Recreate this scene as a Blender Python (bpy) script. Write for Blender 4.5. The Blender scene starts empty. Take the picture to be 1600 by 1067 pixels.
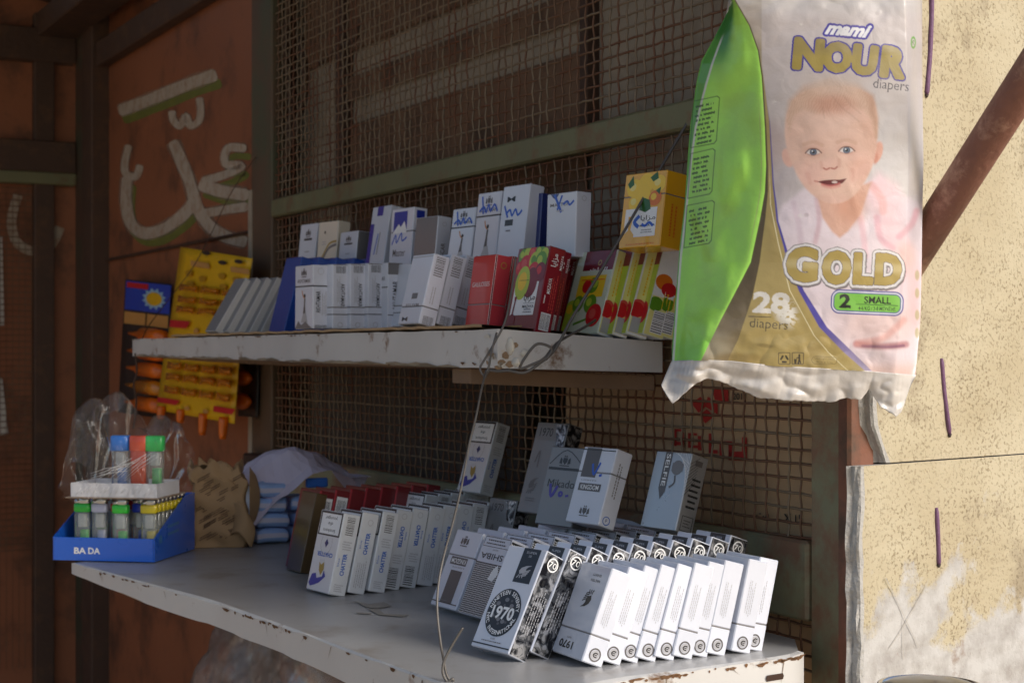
import bpy, bmesh, math, random
import numpy as np
from mathutils import Matrix, Vector
random.seed(7); rng = np.random.default_rng(7)
S = bpy.context.scene; COL = S.collection
rad = math.radians
# ------------------------------------------------------------------ camera, sky, sun, exposure
CZ, F = 1.25, 2500.0
cam = bpy.data.cameras.new('camera'); camo = bpy.data.objects.new('camera', cam); COL.objects.link(camo)
camo.location = (0, 0, CZ); camo.rotation_euler = (rad(90), 0, 0)
cam.sensor_width = 36; cam.lens = F/1600*36; cam.shift_y = 16.5/1600
cam.clip_start = .05; cam.clip_end = 500
cam.dof.use_dof = True; cam.dof.focus_distance = 1.5; cam.dof.aperture_fstop = 14
S.camera = camo
SUN_DIR = Vector((.77, -.56, .50)).normalized()           # towards the sun
elev = math.asin(SUN_DIR.z); azim = math.atan2(SUN_DIR.x, SUN_DIR.y)
w = bpy.data.worlds.new('World'); S.world = w; w.use_nodes = True
nt = w.node_tree; bg = nt.nodes['Background']
sky = nt.nodes.new('ShaderNodeTexSky'); sky.sky_type = 'NISHITA'; sky.sun_disc = False
sky.sun_elevation = elev; sky.sun_rotation = azim; sky.dust_density = 3.0
nt.links.new(sky.outputs[0], bg.inputs[0]); bg.inputs[1].default_value = .11
sun = bpy.data.lights.new('sun', 'SUN'); sun.energy = 1.75; sun.angle = rad(20); sun.color = (1, .985, .965)
suno = bpy.data.objects.new('sun', sun); COL.objects.link(suno)
suno.rotation_euler = SUN_DIR.to_track_quat('Z', 'Y').to_euler(); suno.location = (4, -4, 6)
vs = S.view_settings; vs.view_transform = 'Standard'; vs.look = 'None'; vs.gamma = 1; vs.exposure = .35
S.cycles.max_bounces = 8; S.cycles.transparent_max_bounces = 12; S.cycles.use_denoising = True
S.cycles.sample_clamp_indirect = 6

# ------------------------------------------------------------------ frame of the place
U = Vector((.878, .478, 0)).normalized()      # into the mesh panel
V = Vector((-U.y, U.x, 0))                    # along the panel, away
P0 = Vector((.315, 1.514, 0))
LS = CZ - .281                                # lower shelf top
def R(px, py, Y): return Vector(((px-800)/F*Y, Y, CZ+(550-py)/F*Y))
def G(px, py, z=None):
    z = LS if z is None else z
    return R(px, py, F*(CZ-z)/(py-550))
def P(t, d, z): q = P0+V*t-U*d; return Vector((q.x, q.y, z))
def TP(px, d=0.):                              # t and depth where a column meets the plane d in front of the panel
    q = P0-U*d; k = (px-800)/F
    t = (q.x-k*q.y)/(k*V.y-V.x); return t, q.y+t*V.y
def ON(px, py, d=0.):
    t, Y = TP(px, d); return R(px, py, Y)
def uz(d): return CZ+.011+.0604*d             # upper shelf top (slopes down to the back)

# ------------------------------------------------------------------ materials
def lin(c):
    return tuple(((v/255)/12.92 if v/255 <= .04045 else ((v/255+.055)/1.055)**2.4) for v in c)
_m = {}
def mat(name, col, rough=.5, metal=0., var=.12, scale=18., bump=0., bscale=120., coat=0., spec=.5, dirt=None, damt=.4, dscale=9., trans=0., alpha=1., rnd=.0, ddet=8., dsharp=.08):
    if name in _m: return _m[name]
    m = bpy.data.materials.new(name); m.use_nodes = True; n = m.node_tree; b = n.nodes['Principled BSDF']; L = n.links.new
    col = tuple(col)[:3]
    tc = n.nodes.new('ShaderNodeTexCoord'); no = n.nodes.new('ShaderNodeTexNoise')
    no.inputs['Scale'].default_value = scale; no.inputs['Detail'].default_value = 6
    L(tc.outputs['Object'], no.inputs['Vector'])
    mx = n.nodes.new('ShaderNodeMix'); mx.data_type = 'RGBA'
    mx.inputs[6].default_value = (*[c*(1-var) for c in col], 1); mx.inputs[7].default_value = (*[min(1, c*(1+var)) for c in col], 1)
    L(no.outputs['Fac'], mx.inputs[0]); out = mx.outputs[2]
    if dirt:
        n2 = n.nodes.new('ShaderNodeTexNoise'); n2.inputs['Scale'].default_value = dscale; n2.inputs['Detail'].default_value = ddet; n2.inputs['Roughness'].default_value = .68
        L(tc.outputs['Object'], n2.inputs['Vector'])
        rp = n.nodes.new('ShaderNodeMapRange'); rp.inputs[1].default_value = 1-damt-dsharp; rp.inputs[2].default_value = 1-damt+dsharp; L(n2.outputs['Fac'], rp.inputs[0])
        m2 = n.nodes.new('ShaderNodeMix'); m2.data_type = 'RGBA'; L(rp.outputs[0], m2.inputs[0]); L(out, m2.inputs[6]); m2.inputs[7].default_value = (*dirt, 1); out = m2.outputs[2]
    if rnd:
        oi = n.nodes.new('ShaderNodeObjectInfo'); hs = n.nodes.new('ShaderNodeHueSaturation'); mr = n.nodes.new('ShaderNodeMapRange')
        mr.inputs[3].default_value = 1-rnd; mr.inputs[4].default_value = 1+rnd*.5; L(oi.outputs['Random'], mr.inputs[0]); L(mr.outputs[0], hs.inputs['Value']); L(out, hs.inputs['Color']); out = hs.outputs[0]
    L(out, b.inputs['Base Color'])
    rr = n.nodes.new('ShaderNodeMapRange'); rr.inputs[3].default_value = max(.03, rough-.1); rr.inputs[4].default_value = min(1, rough+.1); L(no.outputs['Fac'], rr.inputs[0]); L(rr.outputs[0], b.inputs['Roughness'])
    b.inputs['Metallic'].default_value = metal; b.inputs['Coat Weight'].default_value = coat; b.inputs['Coat Roughness'].default_value = .12
    b.inputs['Specular IOR Level'].default_value = spec; b.inputs['Transmission Weight'].default_value = trans; b.inputs['Alpha'].default_value = alpha
    if bump:
        n3 = n.nodes.new('ShaderNodeTexNoise'); n3.inputs['Scale'].default_value = bscale; n3.inputs['Detail'].default_value = 4; L(tc.outputs['Object'], n3.inputs['Vector'])
        bp = n.nodes.new('ShaderNodeBump'); bp.inputs['Strength'].default_value = bump; bp.inputs['Distance'].default_value = .004; L(n3.outputs['Fac'], bp.inputs['Height']); L(bp.outputs[0], b.inputs['Normal'])
    _m[name] = m; return m
def paper(name, rgb, coat=.7, rough=.36, rnd=.06, k=1., **kw):
    return mat(name, [c*k for c in lin(rgb)], rough, var=.05, scale=40, coat=coat, rnd=rnd, bump=.05, bscale=60, **kw)
def ink(name, rgb, rough=.4, **kw): return mat('ink_'+name, lin(rgb), rough, var=.06, scale=300, coat=.3, **kw)
WHITE = paper('white_card', (228, 233, 246), k=.88)
GREYC = paper('grey_card', (120, 120, 122)); DARKC = paper('dark_card', (70, 70, 72))
CREAM = paper('cream_card', (220, 212, 196)); NAVY = paper('navy_card', (30, 48, 120)); BLUEC = paper('blue_card', (24, 70, 158))
RED = paper('red_card', (200, 30, 24)); DRED = paper('dark_red_card', (120, 24, 28)); PINK = paper('pink_card', (190, 60, 70)); WINE = paper('wine_card', (140, 22, 40))
YEL = paper('yellow_card', (240, 178, 20)); OLIVE = paper('olive_card', (84, 64, 30)); FOIL = mat('gold_foil', lin((250, 236, 150)), .3, .05, var=.2, scale=60, coat=.4)
SILVER = mat('silver_card', (.42, .43, .45), .3, .6, var=.1, scale=30, rnd=.05); PALEG = paper('pale_green_card', (214, 222, 196))
I_BLK = ink('black', (28, 28, 30)); I_GRY = ink('grey', (120, 118, 120)); I_MID = ink('mid_grey', (90, 86, 86)); I_LGT = ink('light_grey', (175, 175, 180)); I_WHT = ink('white', (240, 240, 240))
I_BLU = ink('blue', (40, 100, 190)); I_DBL = ink('deep_blue', (24, 50, 160)); I_NAV = ink('navy', (30, 44, 110)); I_RED = ink('red', (200, 30, 34)); I_GRN = ink('green', (96, 150, 30)); I_DGR = ink('dark_green', (40, 96, 24))
I_YEL = ink('yellow', (240, 200, 40)); I_ORG = ink('orange', (226, 120, 20)); I_LIM = ink('lime', (180, 200, 60)); I_GLD = ink('gold', (170, 140, 60)); I_SKN = ink('tan', (200, 140, 90)); I_PUR = ink('purple', (60, 44, 150)); I_WIN = ink('wine', (120, 20, 36)); I_SCR = ink('scribble', (30, 90, 200)); I_PNK = ink('rose', (210, 80, 70))
def camo():
    if 'camo' in _m: return _m['camo']
    m = bpy.data.materials.new('camo_foil'); m.use_nodes = True; n = m.node_tree; b = n.nodes['Principled BSDF']; L = n.links.new
    tc = n.nodes.new('ShaderNodeTexCoord'); no = n.nodes.new('ShaderNodeTexNoise'); no.inputs['Scale'].default_value = 95; no.inputs['Detail'].default_value = 3; no.inputs['Distortion'].default_value = 1.2
    oi = n.nodes.new('ShaderNodeObjectInfo'); ad = n.nodes.new('ShaderNodeVectorMath'); ad.operation = 'ADD'; L(tc.outputs['Object'], ad.inputs[0])
    cb = n.nodes.new('ShaderNodeCombineXYZ'); L(oi.outputs['Random'], cb.inputs[0]); L(cb.outputs[0], ad.inputs[1]); L(ad.outputs[0], no.inputs['Vector'])
    r = n.nodes.new('ShaderNodeValToRGB'); r.color_ramp.interpolation = 'CONSTANT'; e = r.color_ramp.elements
    e[0].position = 0; e[0].color = (.02, .02, .025, 1); e[1].position = .43; e[1].color = (.09, .095, .105, 1)
    for p, c in ((.51, .26), (.58, .52)): x = e.new(p); x.color = (c, c, c*1.03, 1)
    L(no.outputs['Fac'], r.inputs[0]); L(r.outputs[0], b.inputs['Base Color']); b.inputs['Metallic'].default_value = .6; b.inputs['Roughness'].default_value = .22
    _m['camo'] = m; return m
CAMO = camo()
def clear(name, col, rough=.08, alpha=.35, gloss=.6, bstr=.5):
    if name in _m: return _m[name]
    m = bpy.data.materials.new(name); m.use_nodes = True; n = m.node_tree; b = n.nodes['Principled BSDF']; L = n.links.new
    tc = n.nodes.new('ShaderNodeTexCoord'); no = n.nodes.new('ShaderNodeTexNoise'); no.inputs['Scale'].default_value = 60; no.inputs['Detail'].default_value = 5; L(tc.outputs['Object'], no.inputs['Vector'])
    mr = n.nodes.new('ShaderNodeMapRange'); mr.inputs[1].default_value = .35; mr.inputs[2].default_value = .75; mr.inputs[3].default_value = alpha*.6; mr.inputs[4].default_value = min(1, alpha*1.7); L(no.outputs['Fac'], mr.inputs[0])
    bp = n.nodes.new('ShaderNodeBump'); bp.inputs['Strength'].default_value = bstr; bp.inputs['Distance'].default_value = .004; L(no.outputs['Fac'], bp.inputs['Height']); L(bp.outputs[0], b.inputs['Normal'])
    b.inputs['Base Color'].default_value = (*col, 1); b.inputs['Roughness'].default_value = rough
    lw = n.nodes.new('ShaderNodeLayerWeight'); lw.inputs['Blend'].default_value = .3; L(bp.outputs[0], lw.inputs['Normal']); pw = n.nodes.new('ShaderNodeMath'); pw.operation = 'MULTIPLY'; pw.inputs[1].default_value = gloss; L(lw.outputs['Fresnel'], pw.inputs[0])
    gl = n.nodes.new('ShaderNodeBsdfGlossy'); gl.inputs['Roughness'].default_value = rough; gl.inputs['Color'].default_value = (.9, .9, .9, 1); L(bp.outputs[0], gl.inputs['Normal']); tr = n.nodes.new('ShaderNodeBsdfTransparent')
    m1 = n.nodes.new('ShaderNodeMixShader'); L(mr.outputs[0], m1.inputs[0]); L(tr.outputs[0], m1.inputs[1]); L(b.outputs[0], m1.inputs[2]); m2 = n.nodes.new('ShaderNodeMixShader'); L(pw.outputs[0], m2.inputs[0]); L(m1.outputs[0], m2.inputs[1]); L(gl.outputs[0], m2.inputs[2]); L(m2.outputs[0], n.nodes['Material Output'].inputs['Surface'])
    _m[name] = m; return m

# ------------------------------------------------------------------ mesh builder
_gc = {}
def glyphs(s, bold=0., shear=0.):
    k = (s, bold, shear)
    if k not in _gc:
        c = bpy.data.curves.new('glyphs', 'FONT'); c.body = s; c.offset = bold; c.shear = shear; c.resolution_u = 3
        o = bpy.data.objects.new('glyphs', c); COL.objects.link(o)
        me = o.evaluated_get(bpy.context.evaluated_depsgraph_get()).to_mesh()
        v = [(p.co.x, p.co.y) for p in me.vertices]; f = [tuple(p.vertices) for p in me.polygons]
        o.to_mesh_clear(); bpy.data.objects.remove(o); bpy.data.curves.remove(c)
        x0 = min(p[0] for p in v); x1 = max(p[0] for p in v); y0 = min(p[1] for p in v); y1 = max(p[1] for p in v)
        v = [((p[0]-(x0+x1)/2)/(y1-y0), (p[1]-(y0+y1)/2)/(y1-y0)) for p in v]
        _gc[k] = (v, f, (x1-x0)/(y1-y0))
    return _gc[k]
class MB:
    def __init__(s): s.v = []; s.f = []; s.m = []; s.mats = []; s.sm = []
    def mi(s, m):
        if m not in s.mats: s.mats.append(m)
        return s.mats.index(m)
    def add(s, vs, fs, m, smooth=False):
        o = len(s.v); s.v += [tuple(p) for p in vs]; i = s.mi(m)
        for f in fs: s.f.append(tuple(o+k for k in f)); s.m.append(i); s.sm.append(smooth)
    def box(s, lo, hi, m, M=None, bev=0., fm=None):
        x0, y0, z0 = lo; x1, y1, z1 = hi; fm = fm or {}
        b = min(bev, (x1-x0)/2.1, (y1-y0)/2.1, (z1-z0)/2.1)
        T = (lambda p: M @ Vector(p)) if M is not None else (lambda p: p)
        X = ((x0, x0+b), (x1, x1-b)); Y = ((y0, y0+b), (y1, y1-b)); Z = ((z0, z0+b), (z1, z1-b))
        vs = []; ix = {}
        for i in (0, 1):
            for j in (0, 1):
                for k in (0, 1):
                    ix[i, j, k, 'x'] = len(vs); vs.append(T((X[i][0], Y[j][1], Z[k][1])))
                    ix[i, j, k, 'y'] = len(vs); vs.append(T((X[i][1], Y[j][0], Z[k][1])))
                    ix[i, j, k, 'z'] = len(vs); vs.append(T((X[i][1], Y[j][1], Z[k][0])))
        def fc(keys, name): s.add_ix(vs, [ix[q] for q in keys], fm.get(name, m))
        base = len(s.v); s.v += [tuple(p) for p in vs]
        def q(keys, name):
            s.f.append(tuple(base+ix[k] for k in keys)); s.m.append(s.mi(fm.get(name, m))); s.sm.append(False)
        q([(0, 0, 0, 'x'), (0, 0, 1, 'x'), (0, 1, 1, 'x'), (0, 1, 0, 'x')], 'left'); q([(1, 0, 0, 'x'), (1, 1, 0, 'x'), (1, 1, 1, 'x'), (1, 0, 1, 'x')], 'right')
        q([(0, 0, 0, 'y'), (1, 0, 0, 'y'), (1, 0, 1, 'y'), (0, 0, 1, 'y')], 'front'); q([(0, 1, 0, 'y'), (0, 1, 1, 'y'), (1, 1, 1, 'y'), (1, 1, 0, 'y')], 'back')
        q([(0, 0, 0, 'z'), (0, 1, 0, 'z'), (1, 1, 0, 'z'), (1, 0, 0, 'z')], 'bottom'); q([(0, 0, 1, 'z'), (1, 0, 1, 'z'), (1, 1, 1, 'z'), (0, 1, 1, 'z')], 'top')
        if b > 0:
            for i in (0, 1):
                for j in (0, 1):
                    q([(i, j, 0, 'x'), (i, j, 1, 'x'), (i, j, 1, 'y'), (i, j, 0, 'y')], 'edge')
            for i in (0, 1):
                for k in (0, 1): q([(i, 0, k, 'x'), (i, 1, k, 'x'), (i, 1, k, 'z'), (i, 0, k, 'z')], 'edge')
            for j in (0, 1):
                for k in (0, 1): q([(0, j, k, 'y'), (1, j, k, 'y'), (1, j, k, 'z'), (0, j, k, 'z')], 'edge')
            for i in (0, 1):
                for j in (0, 1):
                    for k in (0, 1): q([(i, j, k, 'x'), (i, j, k, 'y'), (i, j, k, 'z')], 'edge')
    def obox(s, a, b, across, up, m, bev=.002):        # bar from a to b, with half extents across and up (vectors)
        a, b, c, u = Vector(a), Vector(b), Vector(across), Vector(up); ax = b-a; L = ax.length
        M = Matrix((ax.normalized(), c.normalized(), u.normalized())).transposed().to_4x4(); M.translation = a
        s.box((0, -c.length, -u.length), (L, c.length, u.length), m, M, bev)
    def tube(s, pts, r, m, n=6, cap=True, smooth=True):
        pts = [Vector(p) for p in pts]; rs = r if isinstance(r, (list, tuple)) else [r]*len(pts)
        vs = []; up = Vector((.13, .21, .97)); N = len(pts)
        for i, p in enumerate(pts):
            d = (pts[min(i+1, N-1)]-pts[max(i-1, 0)]).normalized()
            a = d.cross(up)
            if a.length < .05: a = d.cross(Vector((1, .1, 0)))
            a.normalize(); b = d.cross(a)
            for k in range(n):
                g = 2*math.pi*k/n; vs.append(p+(a*math.cos(g)+b*math.sin(g))*rs[i])
        fs = [(i*n+k, i*n+(k+1) % n, (i+1)*n+(k+1) % n, (i+1)*n+k) for i in range(N-1) for k in range(n)]
        if cap: fs += [tuple(range(n))[::-1], tuple((N-1)*n+k for k in range(n))]
        s.add(vs, fs, m, smooth)
    def lathe(s, prof, m, n=24, M=None, smooth=True):
        vs = []
        for r, z in prof:
            for k in range(n):
                g = 2*math.pi*k/n; p = Vector((r*math.cos(g), r*math.sin(g), z)); vs.append(M @ p if M is not None else p)
        N = len(prof); s.add(vs, [(i*n+k, i*n+(k+1) % n, (i+1)*n+(k+1) % n, (i+1)*n+k) for i in range(N-1) for k in range(n)], m, smooth)
    def grid(s, fn, nu, nv, m, smooth=True, thick=None):
        vs = [Vector(fn(i/nu, j/nv)) for j in range(nv+1) for i in range(nu+1)]; W = nu+1
        fs = [(j*W+i, j*W+i+1, (j+1)*W+i+1, (j+1)*W+i) for j in range(nv) for i in range(nu)]
        if thick:
            n = len(vs); tv = Vector(thick); vs = vs+[p+tv for p in vs]
            fs = fs+[tuple(n+k for k in f[::-1]) for f in fs]
            rim = [i for i in range(W)]+[j*W+nu for j in range(1, nv+1)]+[nv*W+i for i in range(nu-1, -1, -1)]+[j*W for j in range(nv-1, 0, -1)]
            fs += [(rim[k], rim[k-1], n+rim[k-1], n+rim[k]) for k in range(len(rim))]
        s.add(vs, fs, m, smooth)
    def build(s, name, parent=None, world=False):
        me = bpy.data.meshes.new(name); me.from_pydata(s.v, [], s.f)
        for m in s.mats: me.materials.append(m)
        me.polygons.foreach_set('material_index', s.m); me.polygons.foreach_set('use_smooth', s.sm); me.update()
        if name is None: return me
        return link(name, me, parent)
def link(name, me, parent=None):
    o = bpy.data.objects.new(name, me); COL.objects.link(o)
    if parent is not None: o.parent = parent
    return o
def tag(o, label=None, cat=None, group=None, kind=None):
    for k, v in (('label', label), ('category', cat), ('group', group), ('kind', kind)):
        if v: o[k] = v
    return o
def empty(name, loc, label, cat, group=None):
    o = bpy.data.objects.new(name, None); COL.objects.link(o); o.location = loc; o.empty_display_size = .02; return tag(o, label, cat, group)
def attach(mb, name, root):                    # mesh built in world space, hung under an Empty that only has a location
    l = Vector(root.location); mb.v = [tuple(Vector(p)-l) for p in mb.v]; return mb.build(name, root)
def ribbon(pts, w):
    L, Rr = [], []
    for i, (x, y) in enumerate(pts):
        a = pts[max(i-1, 0)]; b = pts[min(i+1, len(pts)-1)]; d = math.hypot(b[0]-a[0], b[1]-a[1]) or 1
        ww = w[i] if isinstance(w, (list, tuple)) else w
        nx, ny = -(b[1]-a[1])/d*ww/2, (b[0]-a[0])/d*ww/2; L.append((x+nx, y+ny)); Rr.append((x-nx, y-ny))
    return L, Rr
def smooth_path(pts, n=6):
    out = []; Pn = len(pts)
    for i in range(Pn-1):
        p0, p1, p2, p3 = pts[max(i-1, 0)], pts[i], pts[i+1], pts[min(i+2, Pn-1)]
        for k in range(n):
            t = k/n; out.append(tuple(.5*((2*b)+(-a+c)*t+(2*a-5*b+4*c-d)*t*t+(-a+3*b-3*c+d)*t**3) for a, b, c, d in zip(p0, p1, p2, p3)))
    out.append(tuple(pts[-1])); return out
ORD = 'first second third fourth fifth sixth seventh eighth ninth tenth eleventh twelfth thirteenth'.split()
# ------------------------------------------------------------------ ground
def ground():
    m = mat('dusty_ground', (.50, .40, .28), .9, var=.2, scale=1.5, bump=.4, bscale=30)
    b = MB(); b.add([(-60, -60, 0), (60, -60, 0), (60, 60, 0), (-60, 60, 0)], [(0, 1, 2, 3)], m)
    tag(b.build('ground'), kind='structure')
ground()
PM = Matrix(((V.x, -U.x, 0, P0.x), (V.y, -U.y, 0, P0.y), (0, 0, 1, 0), (0, 0, 0, 1)))   # (t, d, z)
RUST = mat('rust_paint', (.20, .075, .042), .6, var=.3, scale=7, bump=.25, bscale=60, dirt=(.09, .05, .03), damt=.45, dscale=14)
RGRN = mat('rusted_green', (.21, .21, .125), .6, var=.35, scale=14, bump=.35, bscale=60, dirt=(.21, .115, .065), damt=.47, dscale=9, ddet=10, dsharp=.06)
RUSTD = mat('dark_rust', (.075, .04, .026), .7, var=.3, scale=12, bump=.3, bscale=80, dirt=(.12, .06, .03), damt=.4, dscale=20)
DOORM = mat('door_paint', (.30, .107, .048), .55, var=.22, scale=4, bump=.12, bscale=25, dirt=(.13, .055, .03), damt=.42, dscale=6)
GREEN = mat('worn_green_paint', (.165, .165, .085), .55, var=.25, scale=10, bump=.2, bscale=70, dirt=(.17, .105, .05), damt=.42, dscale=22)
WIRE = mat('rusty_wire', (.175, .105, .06), .6, .1, var=.3, scale=40, dirt=(.16, .06, .025), damt=.5, dscale=8)
WIREP = mat('old_wire', (.22, .16, .10), .55, .1, var=.2, scale=40)
BROWNB = mat('brown_board', (.20, .112, .062), .7, var=.3, scale=5, dirt=(.09, .05, .028), damt=.45)
PALEW = mat('pale_plaster', (.37, .31, .24), .9, var=.15, scale=6, dirt=(.27, .215, .16), damt=.4)
CARTON = mat('carton', (.58, .38, .21), .8, var=.12, scale=15)
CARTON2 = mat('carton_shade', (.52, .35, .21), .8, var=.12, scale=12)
# ------------------------------------------------------------------ kiosk
kiosk = empty('market_kiosk', P(.8, 0, 0), 'rusty brown metal kiosk with wire mesh front, green rails and white spray painted door', 'kiosk')
ZT = CZ+.86
def kpart(name, boxes, bev=.003, parent=None):
    b = MB()
    for lo, hi, m in boxes: b.box(lo, hi, m, PM, bev)
    return attach(b, name, kiosk)
kpart('post', [((.0, -.02, .0), (.047, .004, ZT), RGRN)])
kpart('post', [((-.020, -.02, .0), (-.002, .012, ZT), RUST)])
kpart('post', [((1.552, -.02, .0), (1.66, .006, ZT), mat('post_mix', (.12, .075, .045), .6, var=.3, scale=9, dirt=(.08, .09, .05), damt=.42, dscale=5))])
kpart('post', [((2.76, -.03, .0), (2.86, .03, ZT), RUSTD)])
kpart('post', [((2.865, -.03, .0), (2.97, .02, ZT), mat('post_green', (.055, .06, .035), .6, var=.3, scale=9, dirt=(.09, .045, .03), damt=.5, dscale=7))])
kpart('rail', [((.049, -.012, CZ+.241), (1.55, .008, CZ+.273), GREEN)])
kpart('rail', [((.049, -.012, CZ-.262), (1.55, .006, CZ-.184), RGRN)])
kpart('rail', [((1.662, -.01, CZ+.70), (2.758, .02, CZ+.76), RUSTD)])
kpart('rail', [((1.3, .02, CZ+.80), (3.2, .12, CZ+.86), RUSTD)])
kpart('rail', [((1.662, -.012, CZ+.223), (2.758, -.002, CZ+.229), RUSTD)])
# wire mesh
def wire_mesh(t0, t1, z0, z1, d, name, st=.0186, sz=.0145):
    b = MB(); r = .00145
    nt_ = int((t1-t0)/st); nz = int((z1-z0)/sz)
    def line(fixed, lo, hi, n, vert, ph):
        jit = rng.normal(0, .0007, 5)
        vs = []
        N = n*2
        for i in range(N+1):
            a = lo+(hi-lo)*i/N; wob = (-1)**((i//2)+ph)*(.0011 if i % 2 == 0 else 0)
            off = .0005*math.sin(i*.23+fixed*90)+jit[i % 5]*.3
            for k in range(4):
                g = math.pi/2*k; c, s_ = math.cos(g)*r, math.sin(g)*r
                p = (fixed+off+c, d+wob+s_, a) if vert else (a, d-wob+s_, fixed+off+c)
                vs.append(PM @ Vector(p))
        b.add(vs, [(i*4+k, i*4+(k+1) % 4, (i+1)*4+(k+1) % 4, (i+1)*4+k) for i in range(N) for k in range(4)], WIRE if rng.random() < .55 else WIREP, True)
    for i in range(nt_+1): line(t0+i*st, z0, z1, nz, True, i % 2)
    for j in range(nz+1): line(z0+j*sz, t0, t1, nt_, False, j % 2)
    return attach(b, name, kiosk)
wire_mesh(.05, 1.55, CZ-.183, CZ+.240, -.003, 'wire_mesh')
wire_mesh(.05, 1.55, CZ+.274, ZT, -.003, 'wire_mesh')
wire_mesh(.05, .60, CZ-.50, CZ-.264, -.003, 'wire_mesh')
# door with painted writing
b = MB(); b.box((1.662, -.03, .02), (2.758, -.012, CZ+.86), DOORM, PM, .002)
door = attach(b, 'metal_door', kiosk)
SPRAY = mat('white_spray_paint', (.46, .39, .31), .75, var=.25, scale=25, dirt=(.32, .17, .09), damt=.40, dscale=45, dsharp=.14)
SPRAYG = mat('green_spray_paint', (.16, .17, .03), .7, var=.3, scale=20)
def stroke(b, pts, wd, m, d, seed=0):
    pts = smooth_path(pts, 6); rr = random.Random(seed)
    ws = [wd*(1+.05*math.sin(i*.6+seed)+rr.uniform(-.035, .035)) for i in range(len(pts))]
    ws[0] *= .6; ws[-1] *= .6
    a, c = ribbon(pts, ws); n = len(a)
    b.add([ON(x/2.54, y/2.54, d) for x, y in a+c], [(i, i+1, n+i+1, n+i) for i in range(n-1)], m)
STK = [([(470, 442), (560, 410), (660, 370), (760, 330), (860, 296)], 44), ([(682, 440), (688, 478), (715, 500), (738, 462), (755, 500), (790, 478), (796, 430), (790, 388)], 26),
       ([(512, 576), (496, 640), (500, 690), (540, 700), (556, 655)], 27), ([(505, 700), (500, 800), (520, 888), (575, 926), (655, 905), (735, 845), (775, 785)], 42),
       ([(685, 560), (720, 640), (755, 730), (785, 830), (840, 905), (910, 945), (980, 960)], 44), ([(978, 590), (905, 590), (895, 650), (960, 660), (890, 695), (800, 720)], 30), ([(790, 730), (880, 760), (985, 775)], 46), ([(985, 820), (900, 832), (800, 850)], 34)]
b = MB()
for i, (p, wd) in enumerate([STK[0], STK[3], STK[5], STK[6]]): stroke(b, [(x+18, y+34) for x, y in p], wd*.9, SPRAYG, -.0116+.0001*i, i)
HALO = mat('spray_halo', (.40, .30, .22), .8, alpha=.38)
for i, (p, wd) in enumerate(STK): stroke(b, p, wd*1.36, HALO, -.0113+.00002*i, i+9); stroke(b, p, wd*1.04, SPRAY, -.0110+.00015*i, i)
attach(b, 'graffiti', kiosk)
b = MB(); b.box((1.652, .0062, .3), (1.672, .0078, CZ+.3), PALEW, PM, 0); attach(b, 'edge_strip', kiosk)
b = MB(); t_, y_ = TP(392, .03); b.box((t_-.07, .006, CZ-.225), (t_+.045, .03, CZ-.185), mat('latch_metal', (.05, .035, .03), .5, .3), PM, .003)
b.tube([P(t_, .03, CZ-.205), P(t_, .036, CZ-.205)], .007, mat('bolt', (.3, .3, .3), .4, .6), 8); attach(b, 'latch', kiosk)
# lower closed panel under the shelf
b = MB(); b.box((.05, -.02, .02), (1.55, -.008, CZ-.51), RUST, PM, .002); attach(b, 'lower_panel', kiosk)
# end wall on the left, at right angles to the panel; lengthened out of view to block light
b = MB()
def LW(s, z, off=0.): q = P(2.97, 0, z)-U*s-V*off; return q
LM = Matrix(((-U.x, -V.x, 0, P(2.97, 0, 0).x), (-U.y, -V.y, 0, P(2.97, 0, 0).y), (0, 0, 1, 0), (0, 0, 0, 1)))
b.box((.0, -.04, 0), (2.3, -.02, CZ+.9), DOORM, LM, .002); attach(b, 'end_wall', kiosk)
for z0, z1, m in ((CZ+.475*1.55, CZ+.53*1.55, RUSTD), (CZ+.285*1.6, CZ+.335*1.6, RUSTD), (CZ+.28*1.52, CZ+.30*1.52, GREEN)):
    b = MB(); b.box((.021, -.019, z0), (2.3, .02, z1), m, LM, .003); attach(b, 'rail', kiosk)
b = MB(); b.box((.075, -.0185, .02), (.125, .012, CZ+.86), RUSTD, LM, .003); attach(b, 'post', kiosk)
b = MB()
for i in range(24):
    for (c0, c1) in (((.13+i*.0155, .45), (.13+i*.0155, CZ+.40)),): b.tube([LW(c0[0], c0[1], .0), LW(c1[0], c1[1], .0)], .0012, WIRE, 4, False)
for j in range(60): b.tube([LW(.126, .75+j*.0155, .002), LW(.5, .75+j*.0155, .002)], .0012, WIRE, 4, False)
attach(b, 'wire_mesh', kiosk)
b = MB()
pp = smooth_path([(28, 305), (18, 345), (26, 378), (50, 392), (78, 385), (94, 355)], 5)
def onl(px, py):
    q = P(2.97, 0, 0); k = (px-800)/F; s = (q.x-k*q.y)/(U.x-k*U.y); Y = q.y-U.y*s+V.y*.018; return R(px, py, Y-.003)
a, c = ribbon(pp, 15); n = len(a); b.add([onl(x, y) for x, y in a+c], [(i, i+1, n+i+1, n+i) for i in range(n-1)], SPRAY); attach(b, 'graffiti', kiosk)
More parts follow.
